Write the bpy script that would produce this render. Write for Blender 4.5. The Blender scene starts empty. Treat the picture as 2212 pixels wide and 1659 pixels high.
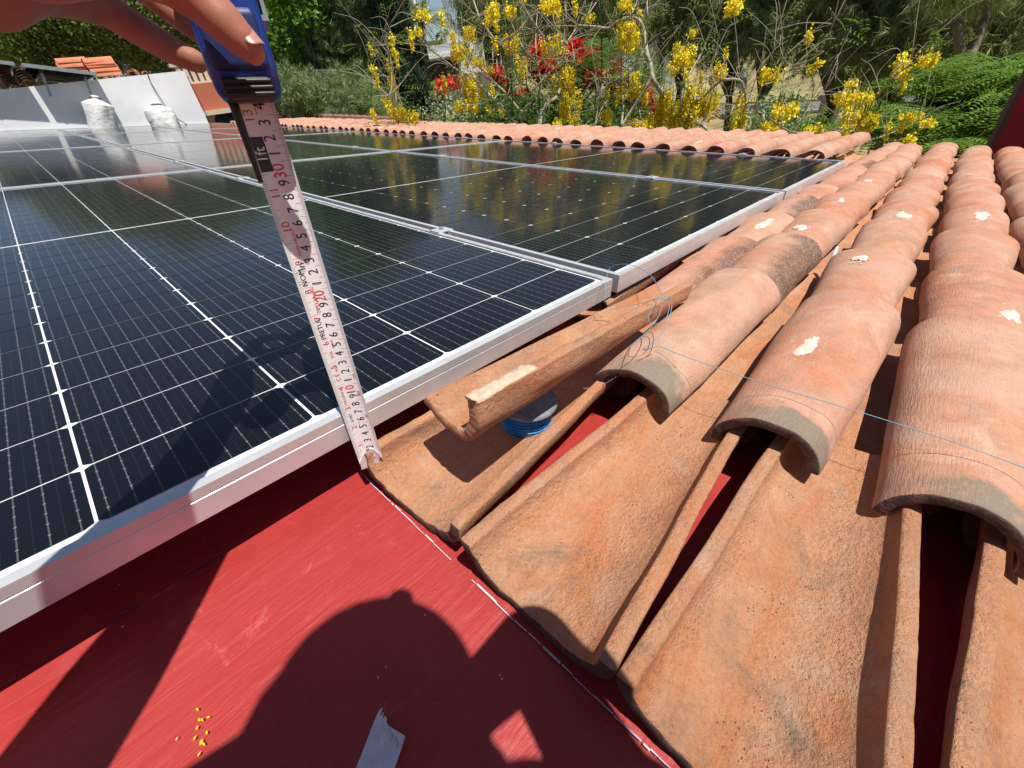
import bpy, bmesh, math, random
import numpy as np
from mathutils import Matrix, Vector

# ------------------------------------------------------------------ frames, camera, light
# roof frame: u along the tiles (away, right), v along the panels (away, left), w off the roof; origin = near corner of the front panel row
R_CAM = np.array([[0.67925789, -0.73382221, -0.01066206],
                  [-0.42282626, -0.37942937, -0.8229528],
                  [0.59985554, 0.56350538, -0.5680097]])      # rows: right, down, forward in the roof frame
C_CAM = np.array([-0.67315338, -0.36905756, 0.27609697])
RW = np.array([[0.99485536, 0.00258135, 0.10127264],
               [0.00258135, 0.99870479, -0.05081416],
               [-0.10127264, 0.05081416, 0.99356015]])         # roof frame -> world (z up)
FPX = 884.4                                                    # focal length for a 2212 px wide frame
RWM = Matrix(RW.tolist()).to_4x4()
CW = RW @ C_CAM
RC = RW @ R_CAM.T                                              # columns: right, down, forward in the world

scene = bpy.context.scene
cam_d = bpy.data.cameras.new('camera')
cam = bpy.data.objects.new('camera', cam_d)
scene.collection.objects.link(cam)
cam_d.sensor_width = 36.0
cam_d.lens = 36.0 * FPX / 2212.0
cam_d.clip_start = 0.01
cam_d.clip_end = 2000
m = np.eye(4); m[:3, 0] = RC[:, 0]; m[:3, 1] = -RC[:, 1]; m[:3, 2] = -RC[:, 2]; m[:3, 3] = CW
cam.matrix_world = Matrix(m.tolist())
scene.camera = cam

LIGHT = np.array([-0.0205, 0.3627, -0.9317])
SUN_EL, SUN_AZ = math.radians(68.7), math.radians(176.8)
world = bpy.data.worlds.new('World'); scene.world = world; world.use_nodes = True
wn = world.node_tree
bg = wn.nodes['Background']
sky = wn.nodes.new('ShaderNodeTexSky'); sky.sky_type = 'NISHITA'; sky.sun_disc = False
sky.sun_elevation = SUN_EL; sky.sun_rotation = SUN_AZ
sky.altitude = 1500; sky.air_density = 1.2; sky.dust_density = 1.6; sky.ozone_density = 1.0
wn.links.new(sky.outputs[0], bg.inputs[0]); bg.inputs[1].default_value = 0.062
sl = bpy.data.lights.new('sun', 'SUN'); sl.energy = 4.8; sl.angle = math.radians(0.53); sl.color = (1.0, 0.95, 0.87)
sun = bpy.data.objects.new('sun', sl); scene.collection.objects.link(sun)
sun.rotation_euler = Vector(LIGHT.tolist()).to_track_quat('-Z', 'Y').to_euler()
sun.location = (0, -5, 12)
scene.view_settings.view_transform = 'Standard'; scene.view_settings.look = 'None'
scene.view_settings.exposure = 0.42; scene.view_settings.gamma = 1.0
cy = scene.cycles
cy.use_denoising = True
cy.max_bounces = 8; cy.diffuse_bounces = 3; cy.glossy_bounces = 4; cy.transmission_bounces = 4; cy.transparent_max_bounces = 6
cy.sample_clamp_indirect = 6.0

# ------------------------------------------------------------------ helpers
rng = np.random.default_rng(7)
random.seed(7)
COL = scene.collection

def ray(x, y):                       # world direction through a point of the 2212 x 1659 frame
    d = RC @ np.array([(x - 1106) / FPX, (y - 829.5) / FPX, 1.0])
    return d / np.linalg.norm(d)
def wp(x, y, dist):                  # world point at a distance
    return CW + ray(x, y) * dist
def rray(x, y):
    d = R_CAM.T @ np.array([(x - 1106) / FPX, (y - 829.5) / FPX, 1.0]); return d
def rz(x, y, z):                     # roof-frame point at a depth in front of the camera
    return C_CAM + rray(x, y) * z
def hitw(x, y, w):                   # roof-frame point at a height over the panels
    d = rray(x, y); return C_CAM + d * ((w - C_CAM[2]) / d[2])

def mesh(name, V, F, smooth=False):
    me = bpy.data.meshes.new(name)
    if isinstance(F, np.ndarray):
        V = np.asarray(V, dtype=np.float32); n = F.shape[1]
        me.vertices.add(len(V)); me.vertices.foreach_set('co', V.ravel())
        me.loops.add(F.size); me.loops.foreach_set('vertex_index', F.astype(np.int32).ravel())
        me.polygons.add(len(F)); me.polygons.foreach_set('loop_start', np.arange(0, F.size, n, dtype=np.int32))
        me.update(calc_edges=True)
    else:
        me.from_pydata([tuple(map(float, v)) for v in V], [], [tuple(map(int, f)) for f in F])
        me.update()
    if smooth: me.polygons.foreach_set('use_smooth', [True] * len(me.polygons))
    return me

def tag(o, label=None, cat=None, group=None, kind=None):
    if label: o['label'] = label
    if cat: o['category'] = cat
    if group: o['group'] = group
    if kind: o['kind'] = kind
    return o

def link(name, me, mat=None, parent=None, M=None):
    o = bpy.data.objects.new(name, me); COL.objects.link(o)
    if me is not None and mat is not None and len(me.materials) == 0: me.materials.append(mat)
    if parent is not None: o.parent = parent
    if M is not None: o.matrix_basis = M if isinstance(M, Matrix) else Matrix(np.asarray(M).tolist())
    return o

def roofM(loc=(0, 0, 0), rz_=0.0, rx=0.0, ry=0.0):
    return RWM @ Matrix.Translation(loc) @ Matrix.Rotation(rz_, 4, 'Z') @ Matrix.Rotation(ry, 4, 'Y') @ Matrix.Rotation(rx, 4, 'X')
def locM(loc=(0, 0, 0), rz_=0.0, rx=0.0, ry=0.0):
    return Matrix.Translation(loc) @ Matrix.Rotation(rz_, 4, 'Z') @ Matrix.Rotation(ry, 4, 'Y') @ Matrix.Rotation(rx, 4, 'X')

class MB:                            # collects faces for one mesh
    def __init__(s): s.V = []; s.F = []
    def add(s, V, F):
        o = len(s.V); s.V.extend([tuple(map(float, v)) for v in V]); s.F.extend([tuple(i + o for i in f) for f in F]); return s
    def box(s, a, b):
        x0, y0, z0 = a; x1, y1, z1 = b
        V = [(x0, y0, z0), (x1, y0, z0), (x1, y1, z0), (x0, y1, z0), (x0, y0, z1), (x1, y0, z1), (x1, y1, z1), (x0, y1, z1)]
        return s.add(V, [(0, 3, 2, 1), (4, 5, 6, 7), (0, 1, 5, 4), (1, 2, 6, 5), (2, 3, 7, 6), (3, 0, 4, 7)])
    def prism(s, poly, z0, z1):
        n = len(poly)
        V = [(p[0], p[1], z0) for p in poly] + [(p[0], p[1], z1) for p in poly]
        F = [tuple(range(n - 1, -1, -1)), tuple(range(n, 2 * n))] + [(i, (i + 1) % n, n + (i + 1) % n, n + i) for i in range(n)]
        return s.add(V, F)
    def tube(s, pts, rad, seg=8, cap=True):
        pts = [np.asarray(p, float) for p in pts]; n = len(pts)
        rad = [rad] * n if np.isscalar(rad) else list(rad)
        V = []; prev = None
        for i, p in enumerate(pts):
            t = pts[min(i + 1, n - 1)] - pts[max(i - 1, 0)]; t = t / (np.linalg.norm(t) + 1e-12)
            if prev is None:
                a = np.array([0, 0, 1.0]) if abs(t[2]) < 0.9 else np.array([1.0, 0, 0]); x = np.cross(t, a)
            else: x = prev - t * (prev @ t)
            x = x / (np.linalg.norm(x) + 1e-12); prev = x; y = np.cross(t, x)
            for k in range(seg):
                a = 2 * math.pi * k / seg; V.append(p + rad[i] * (x * math.cos(a) + y * math.sin(a)))
        F = [(i * seg + k, i * seg + (k + 1) % seg, (i + 1) * seg + (k + 1) % seg, (i + 1) * seg + k) for i in range(n - 1) for k in range(seg)]
        if cap: F += [tuple(range(seg - 1, -1, -1)), tuple((n - 1) * seg + k for k in range(seg))]
        return s.add(V, F)
    def lathe(s, prof, seg=24, c=(0, 0, 0)):   # closed profile of (r, z) about z
        n = len(prof); V = []
        for k in range(seg):
            a = 2 * math.pi * k / seg
            for r, z in prof: V.append((c[0] + r * math.cos(a), c[1] + r * math.sin(a), c[2] + z))
        F = [(k * n + i, ((k + 1) % seg) * n + i, ((k + 1) % seg) * n + (i + 1) % n, k * n + (i + 1) % n) for k in range(seg) for i in range(n)]
        return s.add(V, F)
    def build(s, name, mat=None, parent=None, M=None, smooth=False):
        return link(name, mesh(name, s.V, s.F, smooth), mat, parent, M)

def smooth_path(pts, n=6):           # Catmull-Rom through the points
    P = [np.asarray(p, float) for p in pts]; P = [2 * P[0] - P[1]] + P + [2 * P[-1] - P[-2]]; out = []
    for i in range(1, len(P) - 2):
        for k in range(n):
            t = k / n
            out.append(0.5 * ((2 * P[i]) + (-P[i - 1] + P[i + 1]) * t + (2 * P[i - 1] - 5 * P[i] + 4 * P[i + 1] - P[i + 2]) * t * t + (-P[i - 1] + 3 * P[i] - 3 * P[i + 1] + P[i + 2]) * t ** 3))
    out.append(P[-2]); return out

# ------------------------------------------------------------------ materials
class G:                             # a thin wrapper over a node tree
    def __init__(s, name, rough=0.6, spec=0.5):
        s.m = bpy.data.materials.new(name); s.m.use_nodes = True; s.t = s.m.node_tree; s.L = s.t.links
        s.b = s.t.nodes['Principled BSDF']; s.b.inputs['Roughness'].default_value = rough; s.b.inputs['Specular IOR Level'].default_value = spec
    def n(s, typ, **kw):
        nd = s.t.nodes.new(typ)
        for k, v in kw.items(): setattr(nd, k, v)
        return nd
    def put(s, inp, val):
        if isinstance(val, bpy.types.NodeSocket): s.L.new(val, inp)
        elif isinstance(val, (tuple, list)):
            inp.default_value = tuple(val) + (1.0,) if len(val) == 3 and inp.type == 'RGBA' else tuple(val)
        else: inp.default_value = val
    def coord(s, scale=(1, 1, 1), jitter=False, rot=(0, 0, 0)):
        c = s.n('ShaderNodeTexCoord').outputs['Object']
        if jitter:
            r = s.n('ShaderNodeObjectInfo').outputs['Random']
            a = s.n('ShaderNodeVectorMath', operation='MULTIPLY'); cb = s.n('ShaderNodeCombineXYZ')
            for i, k in enumerate((37.0, 91.0, 53.0)):
                q = s.math('MULTIPLY', r, k); s.L.new(q, cb.inputs[i])
            ad = s.n('ShaderNodeVectorMath', operation='ADD'); s.L.new(c, ad.inputs[0]); s.L.new(cb.outputs[0], ad.inputs[1]); c = ad.outputs[0]
        mp = s.n('ShaderNodeMapping'); s.L.new(c, mp.inputs[0]); mp.inputs['Scale'].default_value = scale; mp.inputs['Rotation'].default_value = rot
        return mp.outputs[0]
    def noise(s, vec, scale, detail=4, rough=0.55, dist=0.0):
        nd = s.n('ShaderNodeTexNoise'); s.L.new(vec, nd.inputs['Vector']); nd.inputs['Scale'].default_value = scale
        nd.inputs['Detail'].default_value = detail; nd.inputs['Roughness'].default_value = rough; nd.inputs['Distortion'].default_value = dist
        return nd.outputs['Fac']
    def vor(s, vec, scale, out='Distance'):
        nd = s.n('ShaderNodeTexVoronoi'); s.L.new(vec, nd.inputs['Vector']); nd.inputs['Scale'].default_value = scale; return nd.outputs[out]
    def ramp(s, fac, stops):
        nd = s.n('ShaderNodeValToRGB'); e = nd.color_ramp.elements
        while len(e) > 1: e.remove(e[-1])
        for i, (p, c) in enumerate(stops):
            el = e[0] if i == 0 else e.new(p); el.position = p
            el.color = (c, c, c, 1) if np.isscalar(c) else tuple(c) + (1,)
        s.put(nd.inputs[0], fac); return nd.outputs[0]
    def math(s, op, a, b=0.0, c=0.0, clamp=False):
        nd = s.n('ShaderNodeMath', operation=op); nd.use_clamp = clamp
        s.put(nd.inputs[0], a); s.put(nd.inputs[1], b); s.put(nd.inputs[2], c); return nd.outputs[0]
    def mix(s, fac, a, b, mode='MIX'):
        nd = s.n('ShaderNodeMix', data_type='RGBA', blend_type=mode)
        s.put(nd.inputs[0], fac); s.put(nd.inputs[6], a); s.put(nd.inputs[7], b); return nd.outputs[2]
    def xyz(s, vec):
        nd = s.n('ShaderNodeSeparateXYZ'); s.L.new(vec, nd.inputs[0]); return nd.outputs
    def bump(s, h, strength=0.3, dist=0.002, prev=None):
        nd = s.n('ShaderNodeBump'); nd.inputs['Strength'].default_value = strength; nd.inputs['Distance'].default_value = dist
        s.L.new(h, nd.inputs['Height'])
        if prev is not None: s.L.new(prev, nd.inputs['Normal'])
        s.L.new(nd.outputs[0], s.b.inputs['Normal']); return nd.outputs[0]
    def color(s, c): s.put(s.b.inputs['Base Color'], c); return s
    def set(s, **kw):
        for k, v in kw.items(): s.put(s.b.inputs[k.replace('_', ' ')], v)
        return s

def plain(name, c, rough=0.6, metal=0.0, spec=0.5, var=0.12, scale=30.0, bump=0.0, bscale=200.0):
    g = G(name, rough, spec); v = g.coord()
    f = g.noise(v, scale, 4)
    lo = tuple(max(0, x * (1 - var)) for x in c); hi = tuple(min(1, x * (1 + var)) for x in c)
    g.color(g.ramp(f, [(0.3, lo), (0.7, hi)])); g.set(Metallic=metal)
    if bump: g.bump(g.noise(v, bscale, 3), bump, 0.001)
    return g.m

def tile_mat(name, kind='cover', sooty=0.0, front=False):
    g = G(name, 0.78, 0.25); v = g.coord(jitter=True); o = g.n('ShaderNodeTexCoord').outputs['Object']
    rnd = g.n('ShaderNodeObjectInfo').outputs['Random']
    big = g.noise(v, 7, 4, 0.6, 0.4); mid = g.noise(v, 26, 5, 0.65)
    if kind == 'cover':
        c = g.ramp(big, [(0.28, (0.33, 0.215, 0.155)), (0.42, (0.46, 0.245, 0.155)), (0.56, (0.52, 0.225, 0.13)), (0.72, (0.46, 0.275, 0.20))])
        c = g.mix(g.math('MULTIPLY', g.math('POWER', rnd, 1.6), 0.75), c, (0.50, 0.155, 0.08))
    else:
        st = g.noise(g.coord((5, 60, 20), True), 1.6, 4, 0.6)
        c = g.ramp(big, [(0.25, (0.47, 0.25, 0.15)), (0.42, (0.64, 0.29, 0.155)), (0.58, (0.67, 0.33, 0.19)), (0.72, (0.60, 0.21, 0.09)), (0.85, (0.52, 0.28, 0.18))])
        c = g.mix(g.ramp(st, [(0.40, 0.0), (0.7, 0.5)]), c, (0.64, 0.37, 0.21)); c = g.mix(g.ramp(st, [(0.25, 0.5), (0.42, 0.0)]), c, (0.44, 0.165, 0.085))
    c = g.mix(g.ramp(mid, [(0.35, 0.55 if kind == 'cover' else 0.28), (0.62, 0.0)]), c, (0.27, 0.15, 0.095))
    pale = g.noise(v, 13, 6, 0.7, 0.8)
    c = g.mix(g.ramp(pale, [(0.55, 0.0), (0.72, 0.55)]), c, (0.63, 0.47, 0.36))
    if kind == 'cover':
        du = g.noise(v, 5, 6, 0.72, 0.6); c = g.mix(g.ramp(du, [(0.38, 0.0), (0.66, 0.62)]), c, (0.54, 0.385, 0.31)); gy_ = g.noise(g.coord((3, 14, 14), True), 2.2, 6, 0.75, 0.8); c = g.mix(g.ramp(gy_, [(0.56, 0.0), (0.74, 0.6)]), c, (0.25, 0.20, 0.16))
    pore = g.vor(v, 240 if kind == 'cover' else 320)
    pm = g.math('MULTIPLY', g.ramp(pore, [(0.10, 1.0), (0.24, 0.0)]), g.ramp(g.noise(v, 30, 4, 0.7), [(0.56, 0.0), (0.66, 1.0)]))
    c = g.mix(g.math('MULTIPLY', pm, 0.6), c, (0.16, 0.075, 0.045))
    x, y, z = g.xyz(o)
    if front:      # cement-grey patch at the cut upper end
        edge = g.math('ADD', x, g.math('MULTIPLY', g.noise(v, 28, 3), 0.09))
        q = g.math('MULTIPLY', g.ramp(edge, [(0.070, 1.0), (0.086, 0.0)]), g.ramp(g.math('ADD', y, g.math('MULTIPLY', mid, 0.02)), [(0.0, 1.0), (0.03, 0.85), (0.05, 0.2)]))
        c = g.mix(g.math('MULTIPLY', q, 0.85), c, (0.17, 0.16, 0.125))
    if sooty:      # black lichen towards one flank
        k = g.noise(v, 230, 6, 0.8)
        s_ = g.math('ADD', g.math('MULTIPLY', y, -9.0), g.math('MULTIPLY', big, 1.2))
        q = g.math('MULTIPLY', g.ramp(s_, [(0.55, 0.0), (0.85, 1.0)]), g.ramp(k, [(0.38, 0.15), (0.56, 1.0)]))
        q = g.math('MULTIPLY', q, g.ramp(x, [(0.02, 0.25), (0.15, 1.0)]))
        c = g.mix(g.math('MULTIPLY', q, sooty), c, (0.055, 0.045, 0.038))
    if kind == 'pan':
        og = g.noise(g.coord((4, 12, 8), True), 1.5, 5, 0.65, 0.5); c = g.mix(g.ramp(og, [(0.52, 0.0), (0.68, 0.7)]), c, (0.60, 0.20, 0.075)); c = g.mix(g.ramp(og, [(0.30, 0.6), (0.45, 0.0)]), c, (0.46, 0.27, 0.17))
        q = g.ramp(g.noise(v, 9, 6, 0.75, 0.7), [(0.55, 0.0), (0.70, 0.9)])
        c = g.mix(g.math('MULTIPLY', q, g.ramp(x, [(0.0, 1.0), (0.10, 0.75), (0.30, 0.4)])), c, (0.20, 0.165, 0.12))
    gn = g.noise(v, 260, 4, 0.8)
    c = g.mix(g.ramp(gn, [(0.36, 0.26 if kind == 'pan' else 0.22), (0.50, 0.0)]), c, (0.24, 0.115, 0.06)); c = g.mix(g.ramp(gn, [(0.54, 0.0), (0.72, 0.38 if kind == 'pan' else 0.2)]), c, (0.72, 0.46, 0.28))
    g.color(c)
    if kind == 'cover':
        h = g.math('ADD', g.noise(g.coord((18, 160, 160), True), 3.0, 4, 0.6), g.math('MULTIPLY', g.noise(v, 420, 3), 0.6))
        h = g.math('SUBTRACT', h, g.math('MULTIPLY', pm, 1.5))
        g.bump(h, 0.55, 0.0022)
    else:
        gr = g.noise(v, 300, 5, 0.8); h = g.math('ADD', gr, g.math('MULTIPLY', g.noise(v, 110, 4, 0.75), 1.3))
        h = g.math('SUBTRACT', h, g.math('MULTIPLY', pm, 1.2))
        g.bump(h, 1.0, 0.0040)
    return g.m

def red_mat():
    g = G('red_roof_coating', 0.55, 0.4); v = g.coord(); s1 = g.noise(g.coord((4, 38, 4), rot=(0, 0, 0.32)), 2.2, 5, 0.62, 0.9)
    big = g.noise(v, 3.2, 4, 0.6, 0.5)
    c = g.ramp(big, [(0.3, (0.30, 0.026, 0.023)), (0.55, (0.35, 0.032, 0.029)), (0.75, (0.38, 0.048, 0.044))])
    c = g.mix(g.ramp(s1, [(0.35, 0.12), (0.6, 0.0)]), c, (0.30, 0.016, 0.014))
    sc = g.noise(v, 6.5, 7, 0.8, 1.2); c = g.mix(g.ramp(sc, [(0.60, 0.0), (0.66, 0.25), (0.72, 0.0)]), c, (0.66, 0.22, 0.20)); dk = g.noise(v, 2.1, 5, 0.7, 0.8); c = g.mix(g.ramp(dk, [(0.55, 0.0), (0.75, 0.35)]), c, (0.33, 0.02, 0.02))
    dust = g.noise(v, 17, 6, 0.7)
    c = g.mix(g.ramp(dust, [(0.58, 0.0), (0.80, 0.20)]), c, (0.50, 0.22, 0.20))
    g.color(c); g.set(Roughness=g.ramp(big, [(0.3, 0.42), (0.7, 0.6)]))
    h = g.math('ADD', g.math('MULTIPLY', s1, 0.9), g.math('ADD', g.math('MULTIPLY', g.noise(v, 120, 4, 0.7), 0.35), g.math('MULTIPLY', g.noise(v, 11, 3, 0.6), 1.6)))
    g.bump(h, 0.5, 0.0035); return g.m

def cell_mat():
    g = G('solar_cell', 0.35, 0.5); o = g.coord(); x, y, z = g.xyz(o)
    p = 0.0184
    fx = g.math('FRACT', g.math('ADD', g.math('DIVIDE', x, p), 0.0))
    d = g.math('ABSOLUTE', g.math('SUBTRACT', fx, 0.5))
    bar = g.ramp(d, [(0.000, 1.0), (0.026, 1.0), (0.034, 0.0)])
    dash = g.math('GREATER_THAN', g.math('FRACT', g.math('DIVIDE', y, 0.0042)), 0.45)
    thin = g.math('MULTIPLY', g.ramp(d, [(0.478, 0.0), (0.484, 1.0)]), dash)
    pad = g.math('MULTIPLY', g.ramp(d, [(0.05, 1.0), (0.062, 0.0)]), g.math('LESS_THAN', g.math('FRACT', g.math('DIVIDE', y, 0.0152)), 0.05))
    base = g.ramp(g.noise(o, 5, 2), [(0.3, (0.0030, 0.0034, 0.0060)), (0.7, (0.0045, 0.0050, 0.0085))])
    c = g.mix(g.math('MULTIPLY', bar, 0.55), base, (0.13, 0.135, 0.14))
    c = g.mix(g.math('MULTIPLY', thin, 0.16), c, (0.10, 0.105, 0.11))
    c = g.mix(g.math('MULTIPLY', pad, 0.5), c, (0.45, 0.46, 0.46))
    sm = g.noise(g.coord((2, 9, 1)), 2.0, 6, 0.75, 1.0); c = g.mix(g.ramp(sm, [(0.58, 0.0), (0.78, 0.10)]), c, (0.20, 0.20, 0.19)); g.color(c); glassy(g); return g.m
def glassy(g):                       # everything in the laminate lies under the same front glass
    dust = g.noise(g.coord((1, 1, 1)), 9, 5, 0.7)
    g.set(Coat_Weight=1.0, Coat_IOR=1.40, Coat_Roughness=g.ramp(dust, [(0.3, 0.075), (0.7, 0.13)]), Roughness=0.5, Specular_IOR_Level=0.1)

def alu_mat(name='brushed_aluminium', c=(0.77, 0.78, 0.79)):
    g = G(name, 0.42); v = g.coord()
    f = g.noise(v, 14, 5, 0.65); sc = g.noise(g.coord((4, 4, 300)), 3, 3)
    col = g.ramp(f, [(0.3, tuple(x * 0.88 for x in c)), (0.7, c)])
    spots = g.ramp(g.noise(v, 60, 3, 0.5), [(0.70, 0.0), (0.76, 0.6)])
    col = g.mix(spots, col, (0.8, 0.79, 0.76))
    g.color(col); g.set(Metallic=0.55, Roughness=g.ramp(sc, [(0.3, 0.36), (0.7, 0.5)])); return g.m

def leaf_mat(name, cols, trans=0.35, rough=0.5):
    g = G(name, rough, 0.35)
    r = g.n('ShaderNodeNewGeometry').outputs['Random Per Island']
    n = len(cols)
    c = g.ramp(r, [(i / max(1, n - 1), col) for i, col in enumerate(cols)])
    g.color(c)
    tr = g.n('ShaderNodeBsdfTranslucent'); g.L.new(g.mix(0.35, c, (0.30, 0.42, 0.06)) if trans > 0 else c, tr.inputs[0])
    mx = g.n('ShaderNodeMixShader'); mx.inputs[0].default_value = trans
    g.L.new(g.b.outputs[0], mx.inputs[1]); g.L.new(tr.outputs[0], mx.inputs[2])
    g.L.new(mx.outputs[0], g.t.nodes['Material Output'].inputs['Surface']); return g.m
def petal_mat(name, cols, trans=0.3):
    g = G(name, 0.5, 0.3); r = g.n('ShaderNodeNewGeometry').outputs['Random Per Island']
    c = g.ramp(r, [(i / max(1, len(cols) - 1), col) for i, col in enumerate(cols)]); g.color(c)
    tr = g.n('ShaderNodeBsdfTranslucent'); g.L.new(c, tr.inputs[0]); mx = g.n('ShaderNodeMixShader'); mx.inputs[0].default_value = trans
    g.L.new(g.b.outputs[0], mx.inputs[1]); g.L.new(tr.outputs[0], mx.inputs[2]); g.L.new(mx.outputs[0], g.t.nodes['Material Output'].inputs['Surface']); return g.m
def bark_mat(name, a, b):
    g = G(name, 0.85, 0.2); v = g.coord((6, 6, 1.5)); f = g.noise(v, 5, 5, 0.7); g.color(g.ramp(f, [(0.3, a), (0.7, b)])); g.bump(f, 0.5, 0.02); return g.m
def plaster_mat(name, c, var=0.07, stain=0.12):
    g = G(name, 0.85, 0.25); v = g.coord(); f = g.noise(v, 1.3, 6, 0.65, 0.3); k = g.noise(v, 40, 4, 0.6)
    col = g.ramp(f, [(0.3, tuple(x * (1 - var) for x in c)), (0.7, c)])
    col = g.mix(g.ramp(g.noise(v, 5, 6, 0.75), [(0.56, 0.0), (0.75, stain)]), col, (0.35, 0.33, 0.30))
    g.color(col); g.bump(k, 0.25, 0.004); return g.m

M = {}
M['tile'] = tile_mat('clay_cover_tile'); M['tile_front'] = tile_mat('clay_cover_tile_cut_end', front=True)
M['tile_lichen'] = tile_mat('clay_cover_tile_lichen', sooty=0.95); M['pan'] = tile_mat('clay_pan_tile', 'pan')
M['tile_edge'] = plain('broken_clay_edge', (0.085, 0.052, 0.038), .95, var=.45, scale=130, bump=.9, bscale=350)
M['red'] = red_mat(); M['cell'] = cell_mat(); M['alu'] = alu_mat()
_g = G('white_backsheet', 0.5, 0.1); _g.color((0.76, 0.77, 0.78)); glassy(_g); M['sheet'] = _g.m
M['plaster_splat'] = plain('plaster_splash', (0.64, 0.55, 0.45), 0.95, var=0.3, scale=110, bump=0.5, bscale=300)
M['chalk'] = plain('white_chalk', (0.50, 0.46, 0.54), 0.9, var=0.2, scale=120)
M['chalk_blue'] = plain('violet_chalk', (0.16, 0.04, 0.16), 0.9, var=0.3, scale=120)
M['wall_white'] = plaster_mat('white_plaster', (0.80, 0.81, 0.82), 0.12, 0.3); M['house_white'] = plaster_mat('white_house_paint', (0.80, 0.80, 0.79), 0.04, 0.05)
M['house_grey'] = plaster_mat('pale_grey_house_paint', (0.52, 0.55, 0.58), 0.05, 0.05)
M['orange_wall'] = plaster_mat('terracotta_house_paint', (0.52, 0.165, 0.095), 0.12, 0.05); M['cream_wall'] = plaster_mat('cream_house_paint', (0.62, 0.55, 0.44), 0.06, 0.1)
M['red_wall'] = plaster_mat('red_wall_paint', (0.32, 0.025, 0.028), 0.1, 0.1)
M['dark_glass'] = plain('dark_window_glass', (0.03, 0.045, 0.05), 0.08, spec=0.6)
M['teal_glass'] = plain('pale_teal_glass', (0.12, 0.20, 0.22), 0.1, spec=0.6)
M['slat'] = plain('grey_louvre', (0.16, 0.18, 0.18), 0.5)
M['roof_clay'] = plain('far_clay_tiles', (0.24, 0.115, 0.08), 0.85, var=0.35, scale=3.0)
M['roof_orange'] = plain('orange_clay_tiles', (0.52, 0.17, 0.085), 0.85, var=0.25, scale=4.0)
M['grey_metal'] = plain('grey_painted_steel', (0.30, 0.33, 0.34), 0.45, 0.3)
M['dark_metal'] = plain('dark_steel', (0.035, 0.037, 0.04), 0.5, 0.4)
_g = G('white_woven_sack', .6, .4); _v = _g.coord(); _c = _g.ramp(_g.noise(_v, 6, 5, .7), [(.35, (.62, .63, .62)), (.6, (.80, .80, .79))]); _c = _g.mix(_g.ramp(_g.noise(_v, 9, 4, .6, 1.0), [(.62, 0), (.66, .5), (.74, 0)]), _c, (.35, .45, .22)); _g.color(_c); _g.bump(_g.math('ADD', _g.noise(_v, 14, 5, .7, 1.5), _g.math('MULTIPLY', _g.noise(_g.coord((300, 300, 20)), 1), .2)), .7, .02); M['sack'] = _g.m
M['cable'] = plain('black_cable', (0.03, 0.03, 0.035), 0.6)
M['bark_pale'] = bark_mat('pale_grey_bark', (0.22, 0.185, 0.14), (0.48, 0.43, 0.34)); M['bark_dark'] = bark_mat('dark_brown_bark', (0.045, 0.035, 0.028), (0.12, 0.10, 0.08))
M['pod'] = plain('dark_seed_pod', (0.035, 0.02, 0.014), 0.6)
M['petal_yellow'] = petal_mat('yellow_petals', [(0.96, 0.78, 0.010), (0.98, 0.86, 0.03), (0.95, 0.70, 0.008), (0.98, 0.90, 0.16)])
M['petal_red'] = petal_mat('scarlet_petals', [(0.60, 0.03, 0.015), (0.72, 0.06, 0.02), (0.48, 0.015, 0.012)])
M['petal_pink'] = petal_mat('pale_pink_petals', [(0.65, 0.42, 0.45), (0.7, 0.55, 0.55)])
M['leaf_olive'] = leaf_mat('olive_green_leaves', [(0.035, 0.07, 0.016), (0.09, 0.145, 0.026), (0.16, 0.21, 0.045), (0.25, 0.28, 0.09)])
M['leaf_bright'] = leaf_mat('fresh_green_leaves', [(0.04, 0.13, 0.014), (0.09, 0.25, 0.022), (0.18, 0.38, 0.04)])
M['leaf_dark'] = leaf_mat('dark_green_leaves', [(0.016, 0.05, 0.014), (0.045, 0.105, 0.024), (0.09, 0.17, 0.038)])
M['leaf_pine'] = leaf_mat('grey_green_needles', [(0.07, 0.125, 0.05), (0.19, 0.27, 0.11), (0.34, 0.42, 0.20)], 0.2)
M['leaf_pine_dark'] = leaf_mat('dark_needles', [(0.04, 0.06, 0.022), (0.115, 0.155, 0.05), (0.23, 0.275, 0.09), (0.38, 0.40, 0.15)], 0.2)
M['leaf_cypress'] = leaf_mat('cypress_sprays', [(0.008, 0.024, 0.012), (0.022, 0.05, 0.022), (0.055, 0.10, 0.042)], 0.15)
M['leaf_fern'] = leaf_mat('feathery_green_leaves', [(0.045, 0.11, 0.012), (0.10, 0.22, 0.022), (0.19, 0.33, 0.035)], 0.4)
M['leaf_lime'] = leaf_mat('yellow_green_leaves', [(0.10, 0.18, 0.03), (0.16, 0.25, 0.05), (0.10, 0.14, 0.05)], 0.4)
M['leaf_red_tree'] = leaf_mat('poinciana_leaves', [(0.03, 0.085, 0.014), (0.05, 0.14, 0.02), (0.08, 0.19, 0.03)], 0.35)
def ground_mat():
    g = G('dry_grass_ground', 0.95, 0.1); v = g.coord(); f = g.noise(v, 0.12, 6, 0.65, 0.5); k = g.noise(v, 3, 5, 0.7)
    c = g.ramp(f, [(0.35, (0.07, 0.11, 0.025)), (0.47, (0.30, 0.24, 0.12)), (0.65, (0.44, 0.35, 0.19))])
    c = g.mix(g.ramp(k, [(0.4, 0.4), (0.6, 0.0)]), c, (0.12, 0.10, 0.05)); g.color(c); g.bump(k, 0.6, 0.1); return g.m
M['ground'] = ground_mat()
M['asphalt'] = plain('asphalt', (0.13, 0.125, 0.12), 0.9, var=0.2, scale=2.0); M['kerb'] = plain('concrete_kerb', (0.36, 0.34, 0.31), 0.9, var=0.2, scale=4.0)
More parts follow.
